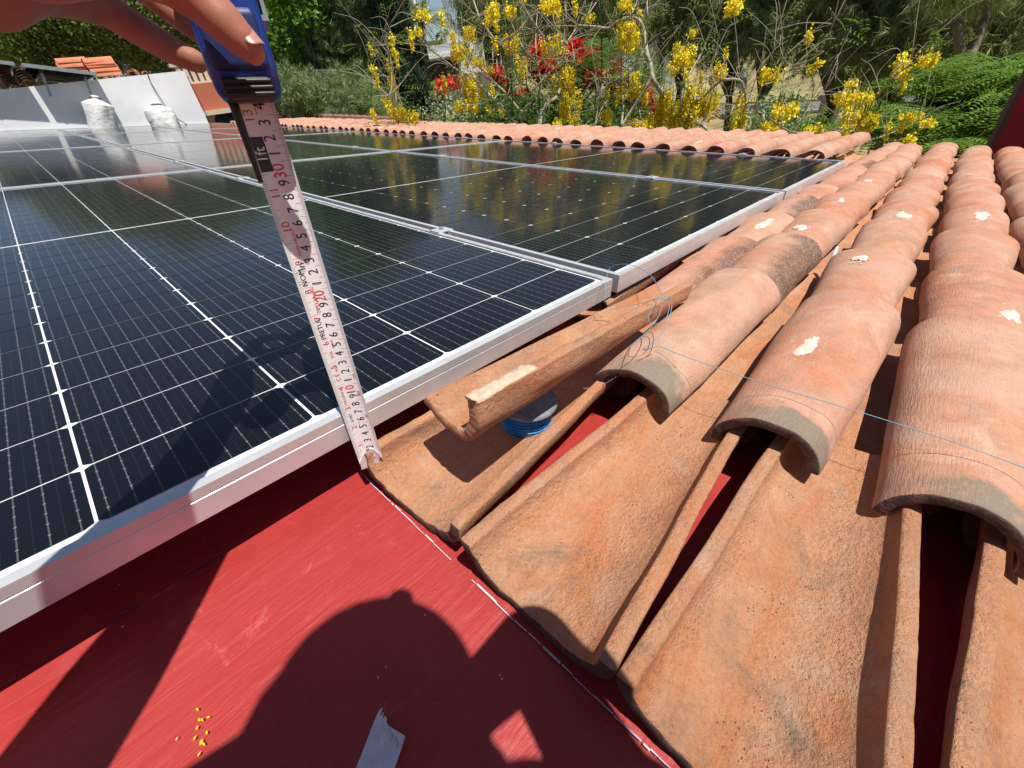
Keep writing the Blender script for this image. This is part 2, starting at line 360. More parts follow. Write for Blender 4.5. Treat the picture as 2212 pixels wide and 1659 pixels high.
M['yellow_paint'] = plain('yellow_kerb_paint', (0.55, 0.36, 0.03), 0.7)

# ------------------------------------------------------------------ ground and the house we stand on
GROUND = -4.6
_n = 60
gx = np.linspace(-1, 1, _n); gx = np.sign(gx) * np.abs(gx) ** 2.2 * 420
X, Y = np.meshgrid(gx + 30, gx + 30, indexing='ij')
def ground_z(x, y):
    d = np.hypot(x, y); bank = np.clip((d - 46) / 60, 0, 1) * np.clip((x - y * 0.3 - 10) / 30, 0, 1)
    return GROUND + 6.0 * bank * bank * (3 - 2 * bank) + 0.25 * np.sin(x * 0.21 + 1) * np.sin(y * 0.17) * np.clip((d - 12) / 20, 0, 1)
Z = ground_z(X, Y)
idx = np.arange(_n * _n).reshape(_n, _n)
Fg = np.stack([idx[:-1, :-1], idx[1:, :-1], idx[1:, 1:], idx[:-1, 1:]], -1).reshape(-1, 4)
tag(link('ground', mesh('ground', np.stack([X, Y, Z], -1).reshape(-1, 3), Fg, True), M['ground']), kind='structure')

DECK = -0.11                          # red roof surface, under the panels and tiles
U0, U1, V0, V1 = -3.2, 3.74, -3.4, 10.6
def deck_grid(nu, nv):
    us = np.linspace(U0, U1, nu); vs = np.linspace(V0, V1, nv)
    A, B = np.meshgrid(us, vs, indexing='ij')
    top = DECK + 0.0012 * np.sin(A * 9 + B * 3) + 0.001 * np.sin(B * 13 - A * 5)
    V = np.concatenate([np.stack([A, B, top], -1).reshape(-1, 3), np.stack([A, B, np.full_like(A, DECK - 0.16)], -1).reshape(-1, 3)])
    i = np.arange(nu * nv).reshape(nu, nv)
    F = [np.stack([i[:-1, :-1], i[1:, :-1], i[1:, 1:], i[:-1, 1:]], -1).reshape(-1, 4)]
    j = i + nu * nv
    F.append(np.stack([j[:-1, :-1], j[:-1, 1:], j[1:, 1:], j[1:, :-1]], -1).reshape(-1, 4))
    for e in (i[0, :], i[-1, :], i[:, 0], i[:, -1]):
        F.append(np.stack([e[:-1], e[1:], e[1:] + nu * nv, e[:-1] + nu * nv], -1))
    return V, np.concatenate(F)
roof = link('roof', mesh('roof', *deck_grid(70, 120)), M['red'], None, RWM)
tag(roof, 'red coated roof deck under the clay tiles and solar panels', kind='structure')
b = MB(); corners = [(RW @ np.array([u, v, DECK - 0.17]))[:3] for u, v in ((U0 + .3, V0 + .3), (U1 - .3, V0 + .3), (U1 - .3, V1 - .3), (U0 + .3, V1 - .3))]
V = [tuple(c) for c in corners] + [(c[0], c[1], GROUND - 0.2) for c in corners]
b.add(V, [(0, 1, 5, 4), (1, 2, 6, 5), (2, 3, 7, 6), (3, 0, 4, 7)])
tag(b.build('house_walls', M['cream_wall']), 'cream walls of the house under the tiled roof', kind='structure')

# chalk lines snapped on the deck
def dashed_line(name, p0, p1, w, mat, seed, gaps):
    r = np.random.default_rng(seed); b = MB(); p0 = np.array(p0); p1 = np.array(p1); L = np.linalg.norm(p1 - p0); d = (p1 - p0) / L; nrm = np.array([-d[1], d[0]])
    s = 0.0
    while s < L:
        ln = r.uniform(0.004, 0.03); e = min(L, s + ln); ww = w * r.uniform(0.35, 1.15); off = r.normal(0, w * 0.18)
        if r.random() > gaps:
            a, c = p0 + d * s + nrm * off, p0 + d * e + nrm * off
            q = [a - nrm * ww / 2, c - nrm * ww / 2 * r.uniform(.5, 1.2), c + nrm * ww / 2 * r.uniform(.5, 1.2), a + nrm * ww / 2]
            b.add([(p[0], p[1], DECK + 0.0035) for p in q], [(0, 1, 2, 3)])
        s = e + r.uniform(0, 0.002)
    o = b.build(name, mat, roof); o['kind'] = 'stuff'; return o
dashed_line('chalk_line', (-0.541, 0.02), (-0.541, -1.2), 0.0017, M['chalk'], 3, 0.06)
dashed_line('chalk_line', (-1.6, 0.026), (-0.55, 0.026), 0.0022, M['chalk_blue'], 4, 0.15)

# ------------------------------------------------------------------ clay tiles
def tile_mesh(name, w0, w1, h0, h1, length, seed, pan=False, na=18, nl=10, thick=0.012, chip=0.0015, wob=0.0014, prof=0.82, flat=0.0):
    """Half-barrel tile: x along it from 0, edges at z = 0, crown up (pan: crown down, lowest line at z = 0)."""
    r = np.random.default_rng(seed); ph = r.uniform(0, 6.28, (8,)); fr = r.uniform(0.7, 1.4, (8,))
    th = np.linspace(0, math.pi, na); xs = np.linspace(0, 1, nl)
    def surf(inset):
        P = np.zeros((nl, na, 3))
        for i, t in enumerate(xs):
            a = (w0 + (w1 - w0) * t) / 2 - inset; h = h0 + (h1 - h0) * t - inset
            wv = wob * (np.sin(th * 2 * fr[0] + ph[0] + t * 5 * fr[1]) + 0.7 * np.sin(th * 5 * fr[2] + ph[2] + t * 9) + 0.5 * np.sin(t * 17 * fr[3] + ph[3] + th))
            s = np.abs(np.sin(th)) ** prof
            P[i, :, 1] = -np.cos(th) * (a + wv); P[i, :, 2] = s * (h + wv) ; P[i, :, 0] = t * length
        return P
    O, I = surf(0.0), surf(thick)
    ex = r.normal(0, chip, (na,)); ex = np.convolve(np.r_[ex, ex, ex], [.25, .5, .25], 'same')[na:2 * na] * 1.6; ex2 = r.normal(0, chip, (na,))
    for P, k in ((O, 1.0), (I, 0.8)):
        P[0, :, 0] += ex * k + 0.003 * np.sin(th * 1.3 + ph[5]); P[-1, :, 0] += ex2 * k
    I[:, 0, 2] += r.normal(0, chip * .5, nl); I[:, -1, 2] += r.normal(0, chip * .5, nl); O[:, 0, 2] += r.normal(0, chip * .6, nl); O[:, -1, 2] += r.normal(0, chip * .6, nl)
    V = []; F = []
    def grid(P, flip):
        o = len(V); n0, n1 = P.shape[:2]; V.extend(P.reshape(-1, 3).tolist())
        for i in range(n0 - 1):
            for k in range(n1 - 1):
                q = (o + i * n1 + k, o + (i + 1) * n1 + k, o + (i + 1) * n1 + k + 1, o + i * n1 + k + 1); F.append(q if flip else q[::-1])
    grid(O, False); grid(I, True)
    bev = 0.5
    f0 = len(F)
    for A, B, fl in ((O[0], I[0], False), (O[-1], I[-1], True), (O[:, 0], I[:, 0], True), (O[:, -1], I[:, -1], False)):
        grid(np.stack([A, B]), fl)
    V = np.array(V)
    if pan: V[:, 2] = -V[:, 2]; V[:, 2] -= V[:, 2].min(); F = [f[::-1] for f in F]
    me = mesh(name, V, F, True); me.materials.append(M['tile']); me.materials.append(M['tile_edge'])
    for p in me.polygons[f0:f0 + na - 1]: p.material_index = 1
    return me

COVER = [tile_mesh('cover_tile', 0.108 * k, 0.146 * k, 0.046, 0.056 * k2, 0.41, 10 + i, na=18, nl=9, thick=0.0115) for i, (k, k2) in enumerate(((1, 1), (1.03, .97), (.98, 1.02), (1.04, 1.0), (.97, 1.03)))]
COVER_LOW = [tile_mesh('cover_tile', 0.112, 0.150, 0.047, 0.057, 0.41, 30 + i, na=11, nl=4, thick=0.013) for i in range(4)]
PAN = [tile_mesh('pan_tile', 0.154, 0.122, 0.054, 0.044, 0.41, 50 + i, pan=True, na=16, nl=8, prof=0.75) for i in range(3)]
def soften(o, w=0.0026):             # worn, rounded arrises
    bm = bmesh.new(); bm.from_mesh(o.data); bmesh.ops.remove_doubles(bm, verts=bm.verts, dist=0.00015); bmesh.ops.recalc_face_normals(bm, faces=bm.faces); bm.to_mesh(o.data); bm.free()
    a = o.modifiers.new('wear', 'BEVEL'); a.width = w; a.segments = 2; a.limit_method = 'ANGLE'; a.angle_limit = math.radians(48)
def put_tile(name, me, mat, u, v, w_near, w_far, length=0.41, yaw=0.0, roll=0.0):
    pitch = -math.atan2(w_far - w_near, length)
    o = bpy.data.objects.new(name, me); COL.objects.link(o); o.parent = roof
    if len(me.materials) == 0: me.materials.append(mat)
    o.material_slots[0].link = 'OBJECT'; o.material_slots[0].material = mat
    o.matrix_basis = locM((u, v, w_near), yaw, roll, pitch)
    if len(me.vertices) > 1500: soften(o)
    return o
tr = np.random.default_rng(21)
COVERS = {}
cols = {0: (-0.072, 0.05), 1: (-0.182, -0.245), 2: (-0.345, -0.238), 3: (-0.503, -0.242), 4: (-0.668, -0.236), 5: (-0.835, -0.24)}
for c, (vc, ustart) in cols.items():
    k = 0; u = ustart
    while u < 3.4:
        first = (k == 0)
        mat = M['tile']
        if first and c in (1, 2, 3, 4): mat = M['tile_front']
        if (c, k) in ((1, 1), (0, 0), (0, 2), (0, 6)): mat = M['tile_lichen']
        if first and c >= 1: me = tile_mesh('cover_tile', 0.112, 0.146, 0.050, 0.058, 0.41, 70 + c, na=32, nl=26, chip=0.0007, wob=0.0011, prof=0.86)
        else: me = COVER[int(tr.integers(len(COVER)))]
        roll = {(2, 0): -0.10, (3, 0): 0.05, (1, 0): -0.10}.get((c, k), tr.normal(0, 0.03))
        o = put_tile('cover_tile', me, mat, u, vc + tr.normal(0, 0.0035), -0.060 - (.014 if c == 0 else 0) + tr.normal(0, 0.0015), -0.040 - (.014 if c == 0 else 0) + tr.normal(0, 0.002), yaw=tr.normal(0, 0.012), roll=roll)
        COVERS[(c, k)] = o; k += 1; u += 0.332 + tr.normal(0, 0.008)
pans = {-1: 0.075, 0: -0.088, 1: -0.256, 2: -0.421, 3: -0.590, 4: -0.752}
for c, vc in pans.items():
    u = -0.537 if c >= 0 else 0.0; k = 0
    while u < 3.4:
        if k == 0 and c >= 0: me = tile_mesh('pan_tile', 0.162, 0.120, 0.058, 0.045, 0.40, 90 + c, pan=True, na=40, nl=40, chip=0.0007, wob=0.0009, prof=0.80 if c else 0.66, thick=0.0140)
        else: me = PAN[int(tr.integers(len(PAN)))]
        put_tile('pan_tile', me, M['pan'], u, vc + tr.normal(0, 0.003), DECK + 0.001, DECK + 0.013, yaw=(0.0 if k else {0: 0.02, 1: 0.0, 2: 0.012}.get(c, 0.0)) + tr.normal(0, 0.006), roll=tr.normal(0, .02))
        k += 1; u += 0.345
v = 0.17
while v < 9.6:
    u = 2.375 + tr.normal(0, 0.012)
    for k in range(4):
        put_tile('cover_tile', COVER_LOW[int(tr.integers(4))], M['tile'], u, v + tr.normal(0, 0.006), -0.014 + tr.normal(0, .003), -0.002 + tr.normal(0, .003), yaw=tr.normal(0, 0.014), roll=tr.normal(0, .04))
        u += 0.332 + tr.normal(0, 0.008)
    v += 0.1775
# channels under that strip: only slivers of them show between the covers
b = MB(); v = 0.26
while v < 9.6:
    for k in range(4):
        P = [(-0.06, 0.052), (-0.045, 0.02), (-0.02, 0.004), (0.02, 0.004), (0.045, 0.02), (0.06, 0.052)]
        u = 2.38 + 0.335 * k
        V = [(u, v + p[0], DECK + .04 + p[1]) for p in P] + [(u + 0.35, v + p[0] * .85, DECK + 0.046 + p[1]) for p in P]
        b.add(V, [(i, i + 6, i + 7, i + 1) for i in range(5)])
    v += 0.1775
o = b.build('pan_tiles', M['pan'], roof); o['kind'] = 'stuff'

# plaster splashes on tile crowns
def splat(tile, x, th, rx, ry, seed):
    r = np.random.default_rng(seed); me = tile.data
    L = 0.41; n = 56; V = []; F = []
    def top(xx, yy):
        t = np.clip(xx / L, 0, 1); aa = (0.108 + 0.038 * t) / 2; hh = 0.046 + 0.01 * t
        return hh * max(0.02, 1 - (yy / aa) ** 2) ** 0.43
    k = np.arange(n); rad = 1 + .30 * np.sin(k * 2 * math.pi / n * 2 + seed) + .17 * np.sin(k * 2 * math.pi / n * 3 + seed * 3.7) + .09 * np.sin(k * 2 * math.pi / n * 7 + seed * 2.1) + .05 * r.normal(0, 1, n)
    V.append((x, th, top(x, th) + 0.0022))
    for s_, h_ in ((0.35, .0023), (0.75, .0018), (1.0, .0004)):
        for i in range(n):
            a = 2 * math.pi * i / n; q = s_ * (1 + (rad[i] - 1) * s_); xx = x + rx * q * math.cos(a); yy = th + ry * q * math.sin(a); V.append((xx, yy, top(xx, yy) + h_ + (.0003 * r.normal() if s_ < 1 else 0)))
    for i in range(n):
        j = (i + 1) % n; F.append((0, 1 + i, 1 + j))
        for q in (0, 1): F.append((1 + q * n + i, 1 + (q + 1) * n + i, 1 + (q + 1) * n + j, 1 + q * n + j))
    for d in range(9):                # spatter
        a = r.uniform(0, 6.28); q = r.uniform(1.15, 2.1); cx, cy_ = x + rx * q * math.cos(a), th + ry * q * math.sin(a); rr = r.uniform(.0008, .0028); o = len(V)
        V.append((cx, cy_, top(cx, cy_) + .0012))
        for i in range(7): b_ = 6.283 * i / 7; V.append((cx + rr * math.cos(b_) * r.uniform(.6, 1.3), cy_ + rr * math.sin(b_) * r.uniform(.6, 1.3), top(cx, cy_) + .0003))
        F += [(o, o + 1 + i, o + 1 + (i + 1) % 7) for i in range(7)]
    link('plaster_splash', mesh('plaster_splash', V, F, True), M['plaster_splat'], tile)
for (c, k), x, y, rx, ry, s in (((1, 0), .22, .006, .020, .012, 1), ((2, 0), .19, .012, .030, .014, 2), ((3, 0), .17, -.040, .022, .010, 3), ((3, 1), .20, -.030, .026, .010, 4), ((2, 3), .20, .0, .05, .014, 5),
                                 ((1, 2), .20, .012, .026, .014, 6), ((1, 3), .30, .0, .022, .009, 7), ((3, 3), .31, .0, .035, .018, 8), ((0, 1), .28, -.01, .05, .012, 9), ((1, 5), .2, .01, .03, .012, 10), ((2, 1), .33, .02, .02, .01, 11), ((4, 1), .2, .01, .03, .014, 12)):
    if (c, k) in COVERS: splat(COVERS[(c, k)], x, y, rx, ry, s)
bgc = [o for o in roof.children if o.name.startswith('cover_tile') and o.data in COVER_LOW]
for i, o in enumerate(bgc):
    if tr.random() < 0.22: splat(o, tr.uniform(.12, .28), tr.normal(0, .012), tr.uniform(.02, .05), tr.uniform(.008, .014), 200 + i)

# ------------------------------------------------------------------ solar panels
PW, PL, PH = 1.134, 2.465, 0.035
GU, GV = 0.0235, 0.02
PU = [-PW, GU, 2 * GU + PW]; PV = [i * (PL + GV) for i in range(4)]
prof = [(0, 0), (0.0112, 0), (0.0112, -0.0022), (0.0022, -0.0022), (0.0022, -0.0325), (0.026, -0.0325), (0.026, -PH), (0, -PH), (0, -0.0121), (0.0009, -0.0115), (0.0009, -0.0109), (0, -0.0103)]
def rail_mesh(name, L):               # along x from 0 to L, profile depth along +y, mitred ends
    n = len(prof); V = [(p[0], p[0], p[1]) for p in prof] + [(L - p[0], p[0], p[1]) for p in prof]
    F = [(i, (i + 1) % n, n + (i + 1) % n, n + i) for i in range(n)]
    return mesh(name, V, F)
rail_s, rail_l = rail_mesh('frame_rail', PW), rail_mesh('frame_rail', PL)
MU, CPU = 0.015, (PW - 0.030) / 6
MV = 0.0235; MID = 0.012; NR = 13; CPV = (PL / 2 - MV - MID / 2) / NR
def cell_poly(x0, y0):
    g, gy, ch = 0.0014, 0.0012, 0.0062
    a, c, d, e = x0 + g, x0 + CPU - g, y0 + gy, y0 + CPV - gy
    return [(a + ch, d), (c - ch, d), (c, d + ch * .55), (c, e - ch * .55), (c - ch, e), (a + ch, e), (a, e - ch * .55), (a, d + ch * .55)]
cell_me = mesh('solar_cell', [(x, y, 0) for x, y in cell_poly(0, 0)], [tuple(range(8))])
sheet_me = mesh('backsheet', [(0.002, 0.002, -0.0048), (PW - 0.002, 0.002, -0.0048), (PW - 0.002, PL - 0.002, -0.0048), (0.002, PL - 0.002, -0.0048)], [(0, 1, 2, 3)])
def row_v(k): return MV + k * CPV if k < NR else PL / 2 + MID / 2 + (k - NR) * CPV
b = MB()
for i in range(6):
    for k in range(2 * NR):
        b.add([(x, y, 0) for x, y in cell_poly(MU + i * CPU, row_v(k))], [tuple(range(8))])
far_cells = mesh('solar_cells', b.V, b.F)
tab = MB()
for i in range(6):                    # ribbons along the short edges
    for y in (0.0125, PL - 0.0155): tab.box((MU + i * CPU + 0.014, y, -0.0047), (MU + (i + 1) * CPU - 0.014, y + 0.004, -0.0044))
tab_me = mesh('collector_ribbon', tab.V, tab.F)
M['ribbon'] = plain('tinned_ribbon', (0.50, 0.52, 0.52), 0.5, 0.3)
row_names = ['front row, nearest the camera', 'second row back', 'third row back', 'last row, against the white wall']
col_names = ['left column beside the tape measure', 'middle column', 'right column beside the strip of clay tiles']
for r_ in range(4):
    for c_ in range(3):
        p = link('solar_panel', None, M=roofM((PU[c_], PV[r_], 0)))
        tag(p, 'black framed solar panel, %s, %s' % (row_names[r_].split(',')[0], col_names[c_]), 'solar panel', 'solar panels laid out in rows on the roof')
        link('frame_rail', rail_s, M['alu'], p, locM((0, 0, 0)))
        link('frame_rail', rail_s, M['alu'], p, locM((PW, PL, 0), math.pi))
        link('frame_rail', rail_l, M['alu'], p, locM((PW, 0, 0), math.pi / 2))
        link('frame_rail', rail_l, M['alu'], p, locM((0, PL, 0), -math.pi / 2))
        link('backsheet', sheet_me, M['sheet'], p)
        link('collector_ribbon', tab_me, M['ribbon'], p)
        if r_ == 0:
            for i in range(6):
                for k in range(2 * NR): link('solar_cell', cell_me, M['cell'], p, locM((MU + i * CPU, row_v(k), -0.0040)))
        else:
            o = link('solar_cells', far_cells, M['cell'], p, locM((0, 0, -0.0040))); o['kind'] = 'stuff'
# the far-cell mesh counts x from the panel edge, a single cell from its own: shift the pattern origin
far_cells.transform(Matrix.Translation((-MU, 0, 0)))
for o in bpy.data.objects:
    if o.name.startswith('solar_cells'): o.matrix_basis = locM((MU, 0, -0.0040))
for r_ in range(1):
    for q in (0.52, PL - 0.52):
        b = MB().box((-1.25, -0.02, DECK), (2.40, 0.02, -PH - 0.001))
        o = b.build('mounting_rail', M['alu'], None, roofM((0, PV[r_] + q, 0)))
        tag(o, 'aluminium mounting rail under the front row of solar panels, %s the camera' % ('nearer' if q < 1 else 'farther from'), 'rail', 'mounting rails under the panels')
def clamp(name, u, v, end=False):
    e = link(name, None, M=roofM((u, v, 0)))
    w = 0.024
    b = MB(); x1 = 0.010 if end else w
    b.box((-w, -0.019, 0.0004), (x1, 0.019, 0.0034)); b.box((-0.0105, -0.019, -0.022), (-0.0078, 0.019, 0.0004)); b.box((0.0078, -0.019, -0.022), (0.0105, 0.019, 0.0004))
    b.build('clamp_plate', M['alu'], e)
    b = MB(); b.prism([(0.0065 * math.cos(a * math.pi / 3), 0.0065 * math.sin(a * math.pi / 3)) for a in range(6)], 0.0036, 0.0095)
    b.build('bolt', M['grey_metal'], e)
    return e
for r_ in range(4):
    for gi, gu in enumerate((GU / 2, 1.5 * GU + PW)):
        for qi, q in enumerate((0.52, PL - 0.52)):
            e = clamp('panel_clamp', gu, PV[r_] + q)
            tag(e, 'bolted clamp on the %s panel gap, %s, %s end' % (('left', 'right')[gi], row_names[r_].split(',')[0], ('near', 'far')[qi]), 'clamp', 'clamps joining the solar panels')
    for qi, q in enumerate((0.52, PL - 0.52)):
        e = clamp('end_clamp', 2 * PW + 2 * GU + 0.012, PV[r_] + q, True)
        tag(e, 'aluminium end clamp at the tile strip side, %s, %s end' % (row_names[r_].split(',')[0], ('near', 'far')[qi]), 'clamp', 'end clamps by the tile strip')

# ------------------------------------------------------------------ white wall, upper roof and what lies on it
def wall_hit(x, y, yy):               # world point of a pixel on the plane y = yy
    d = ray(x, y); return CW + d * ((yy - CW[1]) / d[1])
YW = 9.92
b = MB(); b.add([(-3.0, YW, 0.1), (2.135, YW, 0.02), (2.135, YW, 1.075), (-3.0, YW, 0.985), (-3.0, YW + .25, 0.1), (2.135, YW + .25, 0.02), (2.135, YW + .25, 1.075), (-3.0, YW + .25, 0.985)],
                [(0, 1, 2, 3), (5, 4, 7, 6), (1, 5, 6, 2), (4, 0, 3, 7), (3, 2, 6, 7), (0, 4, 5, 1)])
tag(b.build('white_wall', M['wall_white']), 'white plastered wall behind the last row of solar panels', 'wall')
b = MB(); b.box((-6, YW + .255, 0.80), (2.1, YW + 7, 0.97)); b.box((-6, YW + .6, GROUND - .1), (2.0, YW + 6.8, 0.80))
tag(b.build('upper_house', M['cream_wall']), 'upper part of the house behind the white wall, carrying clay tiles', 'house')
b = MB()
for i, x in enumerate(np.arange(-3.2, 2.1, 0.17)):   # coping of the wall
    b.add([(x, YW - .01, 1.0 + .0175 * (x + 3)), (x + .168, YW - .01, 1.0 + .0175 * (x + 3)), (x + .168, YW + .27, 1.0 + .0175 * (x + 3)), (x, YW + .27, 1.0 + .0175 * (x + 3))], [(0, 1, 2, 3)])
M['dark_matte'] = plain('dark_panel_underside', (.02, .02, .022), .9, spec=.1)
# two solar panels over the wall, seen from below their front edge
pa = wall_hit(0, 138, 9.66); pb = wall_hit(214, 164, 9.66); gap = wall_hit(58, 160, 9.66)
ex = (pb - pa); ex[1] = 0; ex /= np.linalg.norm(ex)
for nm, x0, x1, lab in (('solar_panel', gap[0] - 2.28, gap[0] - .012, 'solar panel raised over the white wall, cut by the left picture edge'), ('solar_panel', gap[0] + .012, pb[0], 'solar panel raised over the white wall, its end by the orange tile stacks')):
    z0 = pa[2] + (x0 - pa[0]) * ex[2] / ex[0]; W = (x1 - x0)
    e = link(nm, None, M=Matrix.Translation((x0, 9.66, z0)) @ Matrix.Rotation(-math.atan2(ex[2], ex[0]), 4, 'Y') @ Matrix.Rotation(math.radians(1.5), 4, 'X'))
    tag(e, lab, 'solar panel')
    for a, c in (((0, 0, 0), (W, .03, .045)), ((0, 2.20, 0), (W, 2.23, .045)), ((0, .031, 0), (.03, 2.199, .045)), ((W - .03, .031, 0), (W, 2.199, .045))):
        MB().box(a, c).build('frame_rail', M['grey_metal'], e)
    MB().box((.031, .031, .030), (W - .031, 2.199, .041)).build('laminate', M['dark_matte'], e)
    MB().box((W * .2, .031, -.04), (W * .2 + .04, 2.20, -.001)).build('mounting_rail', M['dark_metal'], e); MB().box((W * .8, .031, -.04), (W * .8 + .04, 2.20, -.001)).build('mounting_rail', M['dark_metal'], e)
    for sx in (W * .2, W * .8):
        MB().box((sx, .12, -.34), (sx + .03, .15, -.041)).build('support_leg', M['grey_metal'], e)
# stacks of nested barrel tiles
tile_far = tile_mesh('barrel_tile', .15, .19, .07, .08, .42, 300, na=10, nl=3); tile_far.materials[0] = M['roof_orange']
def stack(x, y, d, n, yaw, lab, pitch=0.0, step=0.032, sc=1.0):
    p = wall_hit(x, y, 9.92 + d); e = link('tile_stack', None, M=Matrix.Translation(p.tolist()) @ Matrix.Rotation(yaw, 4, 'Z') @ Matrix.Scale(sc, 4))
    tag(e, lab, 'tile stack', 'stacks of spare clay tiles on the upper roof')
    for k in range(n):
        o = link('barrel_tile', tile_far, None, e, locM((random.uniform(-.015, .015), random.uniform(-.006, .006), k * step), random.uniform(-.03, .03), 0, pitch))
stack(30, 189, .30, 7, 1.6, 'stack of curved clay tiles under the raised panels, nearer the left edge')
stack(63, 184, .30, 6, 1.5, 'stack of curved clay tiles under the raised panels, its arched ends showing')
stack(88, 176, .75, 3, 1.5, 'low stack of curved clay tiles deep under the raised panels')
stack(133, 158, .9, 5, .08, 'stack of orange clay tiles lying lengthwise, left of the taller stack', sc=.95)
stack(200, 167, .55, 7, .05, 'tallest stack of orange clay tiles, beside the end of the raised panel', sc=.95)
stack(283, 160, .55, 2, 1.3, 'two orange clay tiles lying arched at the end of the stacks', sc=.9)
stack(316, 157, .12, 1, 1.5, 'single small clay tile on top of the white wall', sc=.45)
b = MB(); b.tube(smooth_path([wall_hit(318, 156, 9.90), wall_hit(324, 175, 9.89), wall_hit(345, 210, 9.88), wall_hit(372, 248, 9.87), wall_hit(405, 270, 9.86)]), .006, 6)
tag(b.build('black_cable', M['cable']), 'black cable hanging down the white wall behind the right sack', 'cable')
b = MB(); b.tube([wall_hit(404, 165, 9.98), wall_hit(455, 266, 9.98)], .006, 6)
tag(b.build('black_cable', M['cable']), 'straight black cable running down past the corner of the white wall', 'cable')

def sack(x, y0, y1, wpx, yw, lean, seed, lab):
    base = wall_hit(x, y1, yw); top = wall_hit(x + lean, y0, yw); r = np.random.default_rng(seed)
    H = np.linalg.norm(top - base) * 1.06; rad = wpx * (base @ RC[:, 2] - CW @ RC[:, 2]) / FPX / 2
    n, sg = 30, 30; V = []
    ph = r.uniform(0, 6.28, 12)
    for i in range(n):
        t = i / (n - 1)
        prof_ = min(1, (t / .07)) ** .5 * (1 - .12 * t + .05 * math.sin(7 * t + ph[4])) * (1 if t < .80 else max(.20, 1 - ((t - .80) / .13) ** 1.1 * .8)) * (1.0 if t < .95 else 1.3)
        for k in range(sg):
            a = 2 * math.pi * k / sg
            fold = 1 + .05 * math.sin(2 * a + ph[0] + 1.3 * t) + .03 * math.sin(5 * a + ph[1] - 2 * t + math.sin(5 * t)) + .022 * math.sin(9 * a + 2 * t + ph[2]) * (t + .2) + .008 * r.normal()
            V.append((prof_ * rad * fold * math.cos(a) + .10 * rad * math.sin(4 * t + ph[5]), prof_ * rad * .85 * fold * math.sin(a), t * H))
    F = [(i * sg + k, i * sg + (k + 1) % sg, (i + 1) * sg + (k + 1) % sg, (i + 1) * sg + k) for i in range(n - 1) for k in range(sg)] + [tuple(range(sg))[::-1], tuple((n - 1) * sg + k for k in range(sg))]
    d = top - base; yaw = 0
    e = link('sack', None, M=Matrix.Translation(base.tolist()) @ Vector((d / np.linalg.norm(d)).tolist()).to_track_quat('Z', 'Y').to_matrix().to_4x4())
    tag(e, lab, 'sack', 'filled white sacks against the white wall')
    link('bag', mesh('bag', V, F, True), M['sack'], e)
    bb = MB(); bb.tube([(rad * .3 * math.cos(a), rad * .3 * math.sin(a), H * .945) for a in np.linspace(0, 6.28, 14)], .006, 5); bb.build('tie', M['cable'], e)
sack(232, 212, 300, 60, 9.62, -26, 1, 'filled white sack standing in the shade of the raised panels')
sack(370, 226, 296, 66, 9.62, -32, 2, 'filled white sack leaning on the sunlit white wall')

# ------------------------------------------------------------------ buildings beyond
class Facade:                         # a frame that faces the camera; local x right, y away, z up
    def __init__(s, x, y, dist, yaw=0.0):
        s.o = wp(x, y, dist); h = s.o - CW; az = math.atan2(h[1], h[0]) - math.pi / 2 + yaw
        s.M = Matrix.Translation(s.o.tolist()) @ Matrix.Rotation(az, 4, 'Z'); s.x = np.array([math.cos(az), math.sin(az), 0]); s.y = np.array([-math.sin(az), math.cos(az), 0])
    def at(s, x, y, dy=0.0):          # local x, z of a pixel on the plane y = dy
        d = ray(x, y); o = s.o + s.y * dy; t = ((o - CW) @ s.y) / (d @ s.y); p = CW + d * t - s.o; return p @ s.x, p[2]
    def base(s): return GROUND - s.o[2]
def quad_box(F, e, name, mat, px, dy, depth, parent=None):   # box whose front is a pixel rectangle x0,y0,x1,y1 on plane dy
    x0, z1 = F.at(px[0], px[1], dy); x1, z0 = F.at(px[2], px[3], dy)
    return MB().box((min(x0, x1), dy, min(z0, z1)), (max(x0, x1), dy + depth, max(z0, z1))).build(name, mat, parent or e)
def B_(X, Y): return 850.3 + X * .18515, Y * .18515
def Z_(X, Y): return 1042.4 + X * .2728, Y * .2728
def Q_(X, Y): return 1645.8 + X * .25596, Y * .25596
def tiles_roof(e, name, x0, x1, y0, y1, z0, z1, mat, pitch=.22, rows=10, rad=None):   # rows of barrel tiles, eave at (y0,z0), ridge at (y1,z1)
    b = MB(); n = int((x1 - x0) / pitch); rad = rad or pitch * .40
    for i in range(n):
        cx = x0 + (i + .5) * pitch
        for k in range(rows):
            a, c = k / rows, (k + 1.12) / rows
            V = []
            for t, rr, up in ((a, rad, .02), (c, rad * .82, 0.0)):
                yy, zz = y0 + (y1 - y0) * t, z0 + (z1 - z0) * t + up
                for q in range(6):
                    th = math.pi * q / 5; V.append((cx - rr * math.cos(th), yy, zz + rr * .8 * math.sin(th)))
            b.add(V, [(q, q + 1, 7 + q, 6 + q) for q in range(5)] + [(5, 4, 3, 2, 1, 0)])
    b.add([(x0, y0, z0 - .01), (x1, y0, z0 - .01), (x1, y1, z1 - .01), (x0, y1, z1 - .01)], [(0, 1, 2, 3)])
    o = b.build(name, mat, e); o['kind'] = 'stuff'; return o

